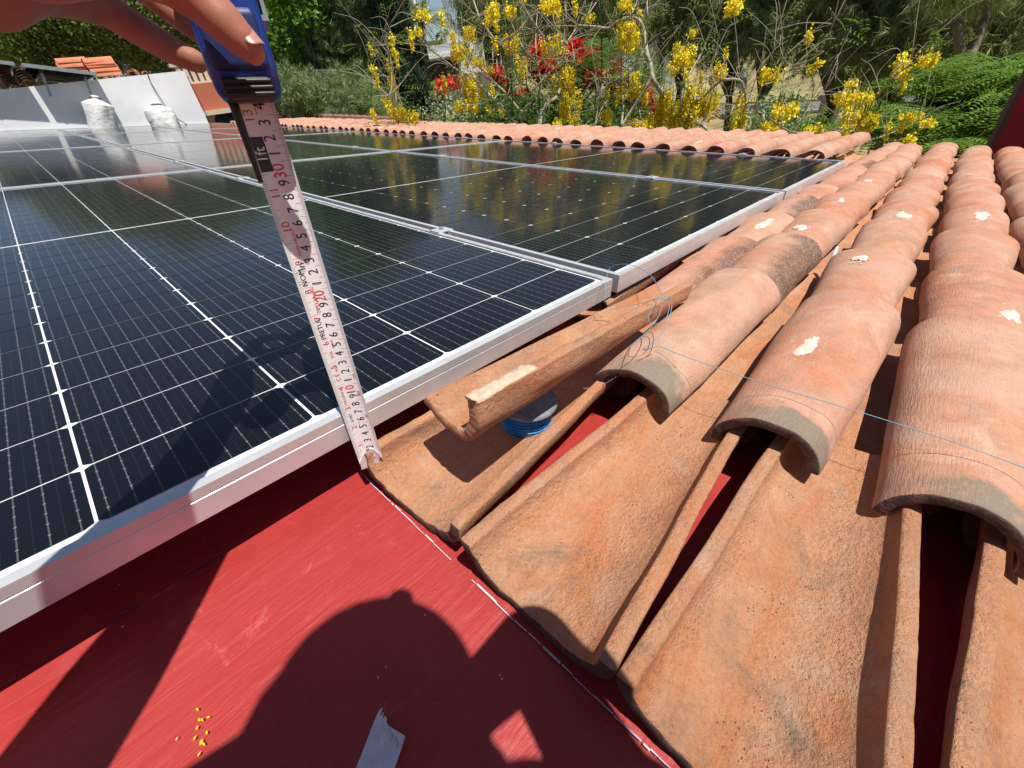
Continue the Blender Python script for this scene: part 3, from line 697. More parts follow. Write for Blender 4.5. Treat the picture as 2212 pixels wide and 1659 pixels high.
# neighbour with a terracotta band
F1 = Facade(470, 210, 17.0, .25); e = tag(link('neighbour_house', None, M=F1.M), 'neighbour house with terracotta painted upper wall beyond the white wall', 'house')
zb = F1.base()
x0, _ = F1.at(400, 200); x1, _ = F1.at(640, 230)
_, za = F1.at(450, 178); _, zc = F1.at(455, 238)
MB().box((x0, 0, zc), (x1, 4, za)).build('upper_wall', M['orange_wall'], e)
MB().box((x0 + .05, .12, zb), (x1 - .05, 3.9, zc - .12)).build('lower_wall', M['cream_wall'], e)
MB().box((x0 - .05, -.10, zc - .118), (x1 + .05, 3.95, zc - .002)).build('string_course', M['cream_wall'], e)
MB().box((x0, .3, za + .002), (x1, .5, za + .06)).build('coping', M['cream_wall'], e)
for i in range(9): MB().box((x0 + .12 + i * .16, .32, za + .062), (x0 + .22 + i * .16, .45, za + .42)).build('baluster', M['cream_wall'], e)
MB().box((x0, .3, za + .422), (x1, .5, za + .5)).build('handrail', M['cream_wall'], e)
for k in range(3):
    wx, wz = F1.at(488 + 60 * k, 250); pts = [(wx + .32 * math.cos(a), wz - .1 + .22 * math.sin(a)) for a in np.linspace(0, math.pi, 9)] + [(wx - .32, wz - .5), (wx + .32, wz - .5)]
    bb = MB(); n = len(pts); bb.add([(p[0], .10, p[1]) for p in pts] + [(p[0], .14, p[1]) for p in pts], [tuple(range(n)), tuple(range(n, 2 * n))[::-1]] + [(i, n + i, n + (i + 1) % n, (i + 1) % n) for i in range(n)]); bb.build('arched_window', M['dark_glass'], e)
# brown tiled roof, its ridge running away to the left
ra, rb = wp(852, 268, 8.6), wp(560, 233, 17.0); rb[2] = ra[2] + .35; dx = rb - ra; Lr = np.linalg.norm(dx); dx /= Lr; dy = np.array([-dx[1], dx[0], 0]); dy = dy if dy @ (CW - ra) > 0 else -dy; dy /= np.linalg.norm(dy); dz = np.cross(dx, dy); sg = -1 if dz[2] > 0 else 1
Mr = np.eye(4); Mr[:3, 0] = dx * sg; Mr[:3, 1] = -dy; Mr[:3, 2] = np.cross(dx * sg, -dy); Mr[:3, 3] = ra
e = tag(link('tiled_outbuilding', None, M=Mr), 'low building with a brown barrel tile roof behind the tile strip', 'house')
xa, xb = (0, Lr) if sg > 0 else (-Lr, 0)
tiles_roof(e, 'roof_tiles', xa, xb, -2.4, 0, -.62, 0, M['roof_clay'], .20, 9)
MB().box((xa + .2, -2.2, GROUND - ra[2]), (xb - .2, 2.2, -.85)).build('wall', M['cream_wall'], e)
b = MB(); b.tube([(x, .02, .03) for x in np.linspace(xa, xb, 60)], [.075 + .012 * (i % 2) for i in range(60)], 8); b.build('ridge_tiles', M['roof_clay'], e)
# white modern house
F3 = Facade(1000, 140, 30.0, .10); e = tag(link('white_house', None, M=F3.M), 'white flat-roofed house with dark shuttered windows behind the flowering trees', 'house'); zb = F3.base()
quad_box(F3, e, 'roof_slab', M['house_grey'], B_(268, 555) + B_(800, 655), -1.2, 9)
x0, z0 = F3.at(*B_(300, 680), -1.25); MB().box((x0 - .1, -1.35, z0 - .1), (x0 + 6.0, -.9, z0 + .06)).build('roof_lip', M['house_white'], e)
quad_box(F3, e, 'wall', M['house_white'], B_(720, 430) + B_(1330, 1200), -.6, 8)
q = quad_box(F3, e, 'wall', M['slat'], B_(320, 690) + B_(730, 960), .9, 6)
w = quad_box(F3, e, 'window', M['dark_glass'], B_(460, 730) + B_(590, 950), .82, .06)
for i in range(9):
    y = 740 + i * 23; quad_box(F3, e, 'louvre_slat', M['slat'], B_(465, y) + B_(588, y + 10), .77, .04, w)
quad_box(F3, e, 'window', M['teal_glass'], B_(598, 740) + B_(690, 945), .82, .06)
quad_box(F3, e, 'window', M['dark_glass'], B_(345, 715) + B_(450, 950), .82, .06)
quad_box(F3, e, 'column', M['house_white'], B_(305, 700) + B_(348, 985), -.9, .3)
quad_box(F3, e, 'plinth', M['house_grey'], B_(280, 965) + B_(760, 1250), -.7, 3)
quad_box(F3, e, 'parapet', M['cream_wall'], B_(610, 405) + B_(760, 500), 1.2, 3)
quad_box(F3, e, 'annexe_wall', M['cream_wall'], B_(150, 690) + B_(305, 1250), .4, 5)
xa, za = F3.at(*B_(120, 665), 0); xb, _ = F3.at(*B_(300, 665), 0)
tiles_roof(e, 'annexe_roof', xa, xb, 0, 2.5, za, za + 1.25, M['roof_orange'], .3, 7)
# second white house and its grey wing
F4 = Facade(1400, 120, 42.0, 0.0); e = tag(link('white_house', None, M=F4.M), 'white and grey house half hidden behind pine trunks at the street', 'house')
quad_box(F4, e, 'wall', M['house_white'], Z_(1020, 190) + Z_(1262, 720), 0, 6); quad_box(F4, e, 'wing_wall', M['house_grey'], Z_(1300, 310) + Z_(1545, 660), -1, 5)
quad_box(F4, e, 'wing_roof', M['house_white'], Z_(1262, 372) + Z_(1530, 398), -1.4, 1.0); quad_box(F4, e, 'window', M['dark_glass'], Z_(1275, 500) + Z_(1330, 620), -1.06, .05); quad_box(F4, e, 'door', M['dark_metal'], Z_(1385, 470) + Z_(1420, 650), -1.06, .05)
quad_box(F4, e, 'upper_wall', M['house_white'], Z_(1330, 190) + Z_(1420, 312), 1, 4)
# tall house far behind the cypress
F5 = Facade(880, 20, 75.0, 0.2); e = tag(link('tall_white_building', None, M=F5.M), 'tall white building with glazed front beyond the cypress', 'building')
quad_box(F5, e, 'wall', M['house_white'], (845, -160, 908, 60), 0, 10); quad_box(F5, e, 'window', M['teal_glass'], (853, -120, 862, 40), -.1, .3); quad_box(F5, e, 'window', M['teal_glass'], (868, -120, 874, 40), -.1, .3); quad_box(F5, e, 'window', M['teal_glass'], (700, -20, 800, 14), -.1, .3); quad_box(F5, e, 'wing_wall', M['house_white'], (690, -40, 846, 40), .5, 8)
# low red roof glimpsed behind the cypress
F6 = Facade(830, 100, 24.0, 0.1); e = tag(link('small_house', None, M=F6.M), 'small house with an orange tile roof peeping out behind the dark trees', 'house')
xa, za = F6.at(800, 122); xb, _ = F6.at(862, 122); tiles_roof(e, 'roof_tiles', xa, xb, 0, 2.0, za, za + .7, M['roof_orange'], .28, 6); MB().box((xa + .1, .2, F6.base()), (xb - .1, 1.9, za - .05)).build('wall', M['cream_wall'], e)
# red pillar at the right edge
c0 = wp(2141, 330, 5.2); b = MB(); b.box((0, -1.6, -1.2), (.22, 0, 1.6))
e = link('red_wall', None, M=Matrix.Translation(c0.tolist()) @ Matrix.Rotation(.06, 4, 'Z')); b.build('render_coat', M['red_wall'], e); MB().box((-.01, .001, -1.2), (.23, .03, 1.6)).build('shaded_side', plain('brown_side_shade', (0.10, 0.045, 0.04), .8), e)  # thin brown slab puts the shade of the wall's side face into colour
tag(e, 'dark red painted wall standing at the right edge beyond the tiles', 'wall')

# ------------------------------------------------------------------ street things
rd = []
for t in np.linspace(-1, 1, 60):
    px = 1500 + 380 * t
    p = CW + ray(px, 150) * 60; rd.append(p)
def street(offs, width, mat, name, up):
    V = []
    for t in np.linspace(-.55, 1.0, 80):
        a = math.radians(66 + 22 * t); c = np.array([math.sin(a), math.cos(a)]) * (50 + offs - 4 * t)
        for k in (-.5, .5):
            q = c + np.array([math.sin(a), math.cos(a)]) * width * k; V.append((q[0], q[1], ground_z(q[0], q[1]) + up))
    n = len(V) // 2; F = np.array([(2 * i, 2 * i + 2, 2 * i + 3, 2 * i + 1) for i in range(n - 1)])
    return tag(link(name, mesh(name, np.array(V), F, True), mat), kind='structure')
street(0, 6.5, M['asphalt'], 'road', .12)
def kerb(offs, mat, name, w, h):
    b = MB(); pts = []
    for t in np.linspace(-.55, 1.0, 80):
        a = math.radians(66 + 22 * t); c = np.array([math.sin(a), math.cos(a)]) * (50 + offs - 4 * t); pts.append(c)
    for i in range(79):
        p, q = pts[i], pts[i + 1]; n_ = p / np.linalg.norm(p) * w
        zp, zq = ground_z(*p) + .10, ground_z(*q) + .10
        b.add([(p[0], p[1], zp), (q[0], q[1], zq), (q[0] + n_[0], q[1] + n_[1], zq), (p[0] + n_[0], p[1] + n_[1], zp), (p[0], p[1], zp + h), (q[0], q[1], zq + h), (q[0] + n_[0], q[1] + n_[1], zq + h), (p[0] + n_[0], p[1] + n_[1], zp + h)],
              [(4, 5, 6, 7), (0, 1, 5, 4), (3, 7, 6, 2)])
    return tag(b.build(name, mat), kind='structure')
kerb(3.3, M['yellow_paint'], 'kerb', .35, .17); kerb(-3.6, M['kerb'], 'kerb', .3, .16)
def post(x, ytop, dist, w, lab):
    t = wp(x, ytop, dist); e = link('fence_post', None, M=Matrix.Translation((t[0], t[1], float(ground_z(t[0], t[1])) - .2)) @ Matrix.Rotation(.5, 4, 'Z')); H = t[2] - float(ground_z(t[0], t[1])) + .2
    tag(e, lab, 'post', 'brown posts by the street'); MB().box((-w / 2, -w / 2, 0), (w / 2, w / 2, H - .12)).build('shaft', M['cream_wall'], e); MB().box((-w * .75, -w * .75, H - .119), (w * .75, w * .75, H)).build('cap', M['house_grey'], e)
post(1801, 203, 22, .55, 'stone post with flat cap right of the thick branch fork'); post(1655, 228, 20, .6, 'stone post with flat cap behind the leftward yellow blossom')
t = wp(1607, 153, 32); gz = float(ground_z(t[0], t[1])); e = link('street_lamp', None, M=Matrix.Translation((t[0], t[1], gz))); H = t[2] - gz
tag(e, 'dark lantern street lamp standing among the blossoms', 'street lamp')
MB().tube([(0, 0, 0), (0, 0, H - .95)], [.09, .06], 10).build('pole', M['dark_metal'], e)
MB().lathe([(.02, H - .95), (.30, H - .70), (.24, H - .30), (.02, H - .28)], 6).build('lantern', M['dark_glass'], e); MB().lathe([(.0, H - .27), (.36, H - .29), (.12, H - .05), (.03, H + .12), (.0, H + .12)], 12).build('lantern_cap', M['dark_metal'], e)
def car(x, y, dist, yaw, mat, lab):
    t = wp(x, y, dist); gz = float(ground_z(t[0], t[1])) + .13
    e = link('parked_car', None, M=Matrix.Translation((t[0], t[1], gz)) @ Matrix.Rotation(yaw, 4, 'Z')); tag(e, lab, 'car', 'cars parked near the street')
    side = [(-2.1, .35), (-2.15, .75), (-1.9, .95), (-1.0, 1.02), (1.1, 1.0), (1.95, .9), (2.15, .7), (2.12, .35)]
    b = MB(); n = len(side); b.add([(p[0], -.85, p[1]) for p in side] + [(p[0], .85, p[1]) for p in side], [tuple(range(n)), tuple(range(2 * n - 1, n - 1, -1))] + [(i, n + i, n + (i + 1) % n, (i + 1) % n) for i in range(n)]); b.build('body', mat, e)
    top = [(-1.75, 1.0), (-1.2, 1.48), (.45, 1.52), (1.25, 1.0)]
    b = MB(); b.add([(p[0], -.78 + .12 * (p[1] > 1.1), p[1]) for p in top] + [(p[0], .78 - .12 * (p[1] > 1.1), p[1]) for p in top], [(0, 1, 2, 3), (7, 6, 5, 4), (0, 4, 5, 1), (1, 5, 6, 2), (2, 6, 7, 3), (3, 7, 4, 0)]); b.build('cabin_glass', M['dark_glass'], e)
    MB().box((-1.2, -.64, 1.485), (.4, .64, 1.56)).build('roof_panel', mat, e)
    for sx in (-1.35, 1.35):
        for sy in (-.86, .86):
            w_ = link('wheel', None, parent=e, M=Matrix.Translation((sx, sy, .33)) @ Matrix.Rotation(math.pi / 2, 4, 'X')); MB().lathe([(.2, -.1), (.33, -.1), (.33, .1), (.2, .1)], 18).build('tyre', M['dark_metal'], w_); MB().lathe([(.0, -.09), (.2, -.09), (.2, .09), (.0, .09)], 12).build('rim', M['grey_metal'], w_)
    for sy in (-.6, .6): MB().box((2.1, sy - .15, .62), (2.17, sy + .15, .76)).build('headlight', M['house_white'], e)
car(1408, 205, 44, 2.6, plain('dark_blue_car_paint', (.03, .05, .09), .25), 'dark car parked in the street behind the scarlet flowering tree')
car(2010, 318, 21, .3, plain('black_car_paint', (.02, .02, .024), .15, spec=.8), 'glossy black car below the roof edge, under the feathery tree')

# ------------------------------------------------------------------ trees
FW = RC[:, 2]
def axes(x, y, d):
    c = wp(x, y, d); v = ray(x, y).copy(); v[2] = 0; v /= np.linalg.norm(v)
    return c, np.array([v[1], -v[0], 0]), np.array([0, 0, 1.0]), v, ((c - CW) @ FW) / FPX      # centre, right, up, away, metres per pixel
def ellip(x, y, d, rx, ry, rd, n, r, shell=0.55):
    c, h, u, a, mp = axes(x, y, d); q = r.normal(0, 1, (n, 3)); q /= np.linalg.norm(q, axis=1)[:, None] + 1e-9
    rad = (r.random(n) ** (1 / 3)) * (1 - shell) + shell; rad *= 1 + .12 * np.sin(q[:, 0] * 7 + q[:, 2] * 5 + x) * 1.0
    q = q * rad[:, None]
    return c + np.outer(q[:, 0] * rx * mp, h) + np.outer(q[:, 1] * ry * mp, u) + np.outer(q[:, 2] * rd, a), q
def rot_rand(n, r, up=0.0):           # random orthonormal pairs; up > 0 lays the faces towards the sky
    nrm = r.normal(0, 1, (n, 3)); nrm[:, 2] += up; nrm /= np.linalg.norm(nrm, axis=1)[:, None] + 1e-9
    t = r.normal(0, 1, (n, 3)); t -= nrm * (t * nrm).sum(1)[:, None]; t /= np.linalg.norm(t, axis=1)[:, None] + 1e-9
    return nrm, t, np.cross(nrm, t)
def leaves(P, size, r, up=0.6, aspect=0.5, bend=0.25):     # folded diamond leaves
    n = len(P); nrm, t, s = rot_rand(n, r, up); L = (size * r.uniform(.65, 1.3, n))[:, None]
    V = np.stack([P - t * L / 2, P + s * L * aspect / 2 + nrm * L * bend * .5, P + t * L / 2, P - s * L * aspect / 2 + nrm * L * bend * .5], 1).reshape(-1, 3)
    return V, np.arange(4 * n).reshape(n, 4)
def clumped(P, m, rad, r, flat=0.7):
    C = np.repeat(P, m, 0); q = r.normal(0, 1, C.shape) * rad; q[:, 2] *= flat; return C + q
def needles(P, L, r, k=14, w=0.012, droop=0.0, spread=1.0, updir=0.5):   # tufts of needles
    C = np.repeat(P, k, 0); n = len(C)
    ax = r.normal(0, 1, (len(P), 3)); ax[:, 2] += updir; ax /= np.linalg.norm(ax, axis=1)[:, None]; ax = np.repeat(ax, k, 0)
    d = ax + r.normal(0, .62 * spread, (n, 3)); d[:, 2] -= droop; d /= np.linalg.norm(d, axis=1)[:, None] + 1e-9
    s = np.cross(d, r.normal(0, 1, (n, 3))); s /= np.linalg.norm(s, axis=1)[:, None] + 1e-9
    Ln = (L * r.uniform(.6, 1.2, n))[:, None]
    V = np.stack([C - s * w, C + s * w, C + d * Ln + np.array([0, 0, -droop * .3]) * Ln], 1).reshape(-1, 3)
    return V, np.arange(3 * n).reshape(n, 3)
def fronds(P, L, r, pairs=9, tilt=.35, lw=.028, ll=.11, out=None):      # feathery leaves: leaflets along a rachis
    n = len(P); a = r.uniform(0, 6.28, n); d = np.stack([np.cos(a), np.sin(a), r.normal(-.05, tilt, n)], 1)
    if out is not None: d += out * .8
    d /= np.linalg.norm(d, axis=1)[:, None]; s = np.cross(d, np.array([0, 0, 1.0]) + r.normal(0, .25, (n, 3))); s /= np.linalg.norm(s, axis=1)[:, None]; nn = np.cross(s, d)
    Ln = L * r.uniform(.7, 1.25, n); Vs = []
    for i in range(pairs):
        t = (i + .6) / pairs; base = P + d * (Ln * t)[:, None] - nn * (Ln * .28 * t * t)[:, None]; wl = ll * (1 - .75 * abs(t - .45) ** 1.3) * (Ln / L)[:, None]
        for sg in (-1, 1):
            tip = base + s * sg * wl + d * wl * .35 - nn * wl * .15; mid = base + s * sg * wl * .5; hw = d * lw * .5
            Vs.append(np.stack([base, mid + hw, tip, mid - hw], 1))
    V = np.concatenate(Vs).reshape(-1, 3); return V, np.arange(len(V)).reshape(-1, 4)
def join(parts):
    V = []; F = []; o = 0
    for v_, f_ in parts: V.append(v_); F.append(f_ + o); o += len(v_)
    return np.concatenate(V), np.concatenate(F)
def tree(name, base, label, cat='tree', group=None):
    e = link(name, None, M=Matrix.Translation([float(base[0]), float(base[1]), float(base[2])])); e['_b'] = [float(x) for x in base]; return tag(e, label, cat, group)
def part(e, name, VF, mat, smooth=False):
    V, F = VF; return link(name, mesh(name, V - np.array(e['_b'][:]), F, smooth), mat, e)
def wood(e, name, lines, mat, seg=7):  # tapered limbs: list of (points, r0, r1)
    b = MB(); o = np.array(e['_b'][:])
    for pts, r0, r1 in lines:
        P = smooth_path([np.asarray(p) - o for p in pts], 5) if len(pts) > 2 else [np.asarray(p) - o for p in pts]
        b.tube(P, list(np.linspace(r0, r1, len(P))), seg)
    return b.build(name, mat, e, smooth=True)
def foot(x, y, d):
    p = wp(x, y, d); return np.array([p[0], p[1], float(ground_z(p[0], p[1]))])
def limbs(base, crown_pts, r, n, r0, fork=.45):
    L = []; idx = r.choice(len(crown_pts), n, replace=False); mid = crown_pts.mean(0); neck = base + (mid - base) * fork; neck[:2] += r.normal(0, .15, 2)
    L.append(([base, base + (neck - base) * .5 + r.normal(0, .1, 3), neck], r0, r0 * .7))
    for i in idx:
        q = crown_pts[i]; m_ = neck + (q - neck) * .5 + r.normal(0, .2, 3); L.append(([neck, m_, q], r0 * .5, r0 * .08))
    return L
def broadleaf(name, label, ells, base_px, mat, bark, clumps, m, rad, size, seed, group=None, up=.6, trunk=.16, aspect=.55, shell=.55, cat='tree'):
    r = np.random.default_rng(seed); e = tree(name, foot(*base_px), label, cat, group); tot = sum(l[3] * l[4] for l in ells)
    P = np.concatenate([ellip(*l, max(4, int(clumps * l[3] * l[4] / tot)), r, shell)[0] for l in ells])
    part(e, 'crown', leaves(clumped(P, m, rad, r), size, r, up, aspect), mat)
    wood(e, 'trunk', limbs(np.array(e['_b'][:]), P, r, 9, trunk), bark); return e, P, r
def pine(name, label, ells, base_px, mat, tufts, k, L, seed, w=.012, droop=0.0, updir=.5, trunk=.15, group=None, shell=.4, spread=1.0, clump=5, crad=.25):
    r = np.random.default_rng(seed); e = tree(name, foot(*base_px), label, 'tree', group); tot = sum(l[3] * l[4] for l in ells)
    P = np.concatenate([ellip(*l, max(4, int(tufts / clump * l[3] * l[4] / tot)), r, shell)[0] for l in ells])
    part(e, 'crown', needles(clumped(P, clump, crad, r, .8), L, r, k, w, droop, spread, updir), mat)
    wood(e, 'trunk', limbs(np.array(e['_b'][:]), P, r, 14, trunk), M['bark_dark'], 6); return e, P, r

M['bark_mid'] = bark_mat('brown_bark', (.09, .07, .05), (.24, .19, .13))
# left: olive-green tree behind the upper house
broadleaf('olive_green_tree', 'olive green tree filling the left behind the hand', [(40, 40, 27, 130, 95, 3.5), (200, 20, 26, 130, 110, 3.5), (350, 60, 25, 120, 95, 3), (470, 95, 25, 80, 75, 3), (0, 120, 27, 110, 60, 3)], (230, 160, 26), M['leaf_olive'], M['bark_dark'], 2300, 30, .24, .15, 101, trunk=.3)
broadleaf('dark_green_tree', 'dark tree mass right of the hand behind the paler pines', [(600, 60, 21, 90, 120, 3), (720, 110, 21, 120, 130, 3), (560, 170, 21, 90, 80, 3), (800, 150, 20, 50, 90, 2.0)], (700, 240, 21), M['leaf_dark'], M['bark_dark'], 900, 26, .28, .2, 102)
broadleaf('fresh_green_tree', 'bright fresh green leafy tree just right of the tape case', [(640, 20, 15, 70, 80, 1.6), (630, -130, 15, 80, 100, 1.6), (618, 110, 14.8, 50, 70, 1.4), (680, 90, 15.2, 45, 60, 1.2)], (640, 240, 15), M['leaf_bright'], M['bark_dark'], 420, 30, .17, .13, 103)
pine('grey_green_pine', 'tall grey green pine with round needle tufts left of the cypress', [(735, 30, 15.5, 75, 80, 1.8), (745, -120, 15.5, 60, 100, 1.6), (765, 130, 15.5, 60, 80, 1.6), (700, 130, 15.2, 50, 80, 1.5)], (745, 250, 15.5), M['leaf_pine'], 4200, 20, .20, 104, .0065, updir=.9, crad=.13, clump=12)
pine('low_pine', 'low bushy pine above the brown tiled roof', [(630, 200, 13, 70, 42, 1.3), (720, 215, 13, 85, 40, 1.3), (810, 225, 13, 45, 35, 1.0)], (700, 260, 13), M['leaf_pine'], 3000, 18, .17, 105, .0065, updir=.9, crad=.12, clump=11)
# cypress
r = np.random.default_rng(106); a0 = wp(890, 300, 14.0); a1 = wp(818, -90, 14.0); ax = a1 - a0
e = tree('cypress_tree', np.array([a0[0], a0[1], float(ground_z(a0[0], a0[1]))]), 'tall dark column of cypress left of the white house', 'tree')
n = 9000; t = r.random(n) ** .9; ang = r.uniform(0, 6.28, n); rr = (.66 * np.clip(1.25 - t * .75, .2, 1) * np.clip(t * 9 + .4, 0, 1)) * (.45 + .6 * np.sqrt(r.random(n))) * (1 + .15 * np.sin(ang * 3 + t * 19))
P = a0 + np.outer(t, ax) + np.stack([rr * np.cos(ang), rr * np.sin(ang), np.zeros(n)], 1)
part(e, 'crown', needles(P, .22, r, 5, .018, 0, .45, 2.2), M['leaf_cypress']); wood(e, 'trunk', [([np.array(e['_b'][:]), a0, a0 + ax * .9], .2, .04)], M['bark_dark'])
# dark weeping trees in the middle
pine('weeping_dark_tree', 'dark weeping tree hanging in front of the white house', [(1045, -10, 21, 50, 55, 1.4), (1085, 40, 21, 22, 40, 1.0)], (1075, 240, 21), M['leaf_pine_dark'], 2600, 16, .42, 107, .008, droop=1.6, updir=0)
pine('weeping_dark_tree', 'dark weeping tree behind the scarlet blossom, streaming downward', [(1180, 30, 23, 85, 70, 2), (1240, -130, 23, 170, 120, 2.2), (1260, 40, 23, 85, 80, 2), (1340, 30, 23, 80, 60, 2)], (1240, 240, 23), M['leaf_pine_dark'], 4200, 15, .45, 108, .009, droop=1.4, updir=0)
# pines on the right
GP = 'dark pines behind the blossom on the right'
for i, (x, y, d, rx, ry, bx, lab) in enumerate(((1450, 40, 25, 85, 62, 1478, 'dark pine over the grey wing of the far house'), (1560, 40, 23, 90, 75, 1585, 'dark pine left of the dry slope'), (1680, 45, 22, 95, 85, 1660, 'pine with airy needles above the street lamp'),
                                              (1800, 30, 20, 105, 100, 1790, 'broad dark pine over the dry grass slope'), (1930, 40, 18, 110, 110, 1950, 'shaggy dark pine hanging low over the slope'), (2060, 20, 16.5, 110, 115, 2090, 'dark pine over the feathery green tree'), (2190, 30, 15.5, 90, 120, 2180, 'dark pine cut by the right picture edge'))):
    pine('dark_pine', lab, [(x, y - (25 if 1 < i < 5 else 0), d, rx, ry, 2.2), (x + 30, y - 60, d + 1.5, rx * .9, ry * .6, 2.0), (x + 10, y - 190, d + 1, rx * .85, 110, 2.2)], (bx, 220, d), M['leaf_pine_dark'] if i != 2 else M['leaf_pine'], 5600, 17, .30, 120 + i, .0085, droop=.8 if i > 3 else .35, updir=.3, group=GP, trunk=.2, clump=24, crad=.30)
r = np.random.default_rng(131); e = tree('pale_trunk_tree', foot(2085, 230, 12), 'tree with a pale forked trunk before the dark pines at the right', 'tree')
wood(e, 'trunk', [([np.array(e['_b'][:]), wp(2083, 170, 12), wp(2076, 120, 12), wp(2066, 45, 12)], .09, .06), ([wp(2083, 150, 12), wp(2110, 90, 12.2), wp(2130, 30, 12.4), wp(2145, -30, 12.6)], .07, .05)], M['bark_mid'])
part(e, 'crown', needles(np.concatenate([ellip(2070, -30, 12, 60, 40, .8, 300, r)[0], ellip(2150, -40, 12.5, 50, 40, .8, 260, r)[0]]), .24, r, 16, .0045, .8, 1, .2), M['leaf_pine_dark'])
# feathery tree at the right
r = np.random.default_rng(132); e = tree('feathery_tree', foot(2070, 320, 9), 'bright green feathery tree spreading in flat layers at the right', 'tree')
Ps = []
for (x, y, d, rx, ry, rd, n) in ((2090, 190, 8.8, 130, 22, 1.3, 150), (2130, 150, 9.2, 95, 16, 1.2, 100), (2020, 225, 8.4, 110, 18, 1.2, 130), (2110, 235, 8.2, 110, 20, 1.1, 130), (1960, 262, 8.2, 85, 14, 1.0, 90), (2080, 270, 7.9, 110, 14, 1.0, 110), (2190, 200, 8.6, 60, 40, 1.2, 90), (1870, 268, 8.6, 60, 10, .8, 45), (2180, 265, 8.0, 50, 20, 1.0, 50)):
    Ps.append(ellip(x, y, d, rx, ry * .6, rd, int(n * 1.5), r, .2)[0])
P = np.concatenate(Ps); P = P[r.permutation(len(P))[:230]]; P[:, 2] = np.round((P[:, 2] - .06 * P[:, 1]) / .34) * .34 + .06 * P[:, 1] + r.normal(0, .09, len(P)); Cn = np.repeat(P, 11, 0); an = np.tile(np.linspace(0, 6.28, 11, endpoint=False), len(P)) + np.repeat(r.uniform(0, 6, len(P)), 11)
ov = np.stack([np.cos(an), np.sin(an), np.repeat(r.normal(-.05, .12, len(P)), 11)], 1); part(e, 'crown', fronds(Cn + ov * .03, .34, r, 9, .05, .030, .085, out=ov * 6), M['leaf_fern']); wood(e, 'trunk', limbs(np.array(e['_b'][:]), P, r, 16, .12, .6), M['bark_dark'])
# scarlet flowering tree
r = np.random.default_rng(140); e = tree('scarlet_flowering_tree', foot(1240, 300, 12.5), 'green feathery tree covered in scarlet blossom behind the yellow blossoms', 'tree')
P = np.concatenate([ellip(*l, r, .5)[0] for l in ((1170, 195, 12.5, 95, 62, 1.6, 300), (1285, 180, 12.5, 105, 72, 1.8, 420), (1370, 230, 12.2, 55, 55, 1.2, 170), (1090, 225, 12.2, 60, 55, 1.2, 170))])
part(e, 'crown', fronds(np.repeat(P, 2, 0) + r.normal(0, .12, (len(P) * 2, 3)), .34, r, 8, .25, .03, .10), M['leaf_red_tree'])
red = [Z_(470, 450) + (24, 26), Z_(500, 560) + (20, 22), Z_(725, 430) + (16, 24), Z_(840, 440) + (18, 8), Z_(870, 620) + (17, 17), Z_(1060, 525) + (6, 8), Z_(1050, 680) + (12, 6), Z_(1100, 815) + (30, 10), Z_(1285, 780) + (8, 14), Z_(170, 690) + (6, 6), Z_(330, 745) + (7, 5),
       B_(1720, 640) + (24, 15), B_(1820, 810) + (15, 14), B_(2050, 610) + (6, 14), B_(550, 1030) + (6, 12), B_(715, 970) + (11, 8), B_(1280, 1015) + (8, 7), B_(1520, 1100) + (8, 6), B_(1200, 870) + (12, 10), Z_(1350, 850) + (8, 8), Z_(440, 820) + (10, 8)]
Q = np.concatenate([ellip(x, y, 11.6 + .5 * r.random(), rx, ry, .35, int(8 + rx * ry * .55), r, .2)[0] for x, y, rx, ry in red])
part(e, 'blossom', leaves(clumped(Q, 3, .06, r), .105, r, .3, .7), M['petal_red']); wood(e, 'trunk', limbs(np.array(e['_b'][:]), P, r, 12, .13, .5), M['bark_dark'])
# understory
broadleaf('dark_shrub', 'dark leafy shrub low behind the tile strip, left of the bare trunks', [(1090, 262, 10.8, 75, 32, .9), (1020, 268, 11, 50, 25, .8)], (1080, 300, 10.8), M['leaf_dark'], M['bark_dark'], 150, 26, .16, .11, 150, trunk=.05, cat='shrub')
broadleaf('dark_shrub', 'dark leafy shrub low under the scarlet blossom', [(1240, 268, 10.8, 110, 28, .9), (1340, 280, 10.6, 60, 24, .8)], (1250, 310, 10.8), M['leaf_dark'], M['bark_dark'], 190, 26, .16, .11, 151, trunk=.05, cat='shrub')
e, P, r = broadleaf('grey_shrub', 'thin grey shrub with tiny pale pink flowers by the cypress foot', [(965, 245, 10.2, 55, 32, .7), (1010, 258, 10.2, 30, 25, .6)], (970, 300, 10.2), M['leaf_pine'], M['bark_pale'], 70, 16, .14, .06, 152, trunk=.03, cat='shrub')
part(e, 'blossom', leaves(clumped(P[:26], 5, .08, r), .045, r), M['petal_pink'])
broadleaf('green_hedge', 'low green hedge at the street between the yellow blossoms', [(1690, 290, 12, 55, 14, .8), (1740, 285, 12.5, 50, 14, .8)], (1700, 320, 12), M['leaf_bright'], M['bark_dark'], 90, 26, .15, .09, 153, trunk=.04, cat='hedge')
broadleaf('grey_bush', 'greyish dry bush below the thick yellow blossom', [(1680, 250, 9.5, 38, 30, .6)], (1680, 310, 9.5), M['leaf_pine'], M['bark_pale'], 60, 26, .12, .06, 154, trunk=.03, cat='shrub')
for i, (x, y, d, L) in enumerate(((945, 190, 22, 1.1), (905, 40, 24, 1.1))):   # palms
    r = np.random.default_rng(160 + i); e = tree('palm_tree', foot(x, y, d), ('small palm in front of the dark windows of the white house', 'palm crown between the cypress and the pale sky')[i], 'palm'); top = wp(x, y, d)
    part(e, 'crown', fronds(np.repeat(top[None], 26, 0), L, r, 16, .45, .07, .38), M['leaf_fern' if i == 0 else 'leaf_olive']); wood(e, 'trunk', [([np.array(e['_b'][:]), (np.array(e['_b'][:]) + top) / 2 + .1, top], .16, .10)], M['bark_dark'])
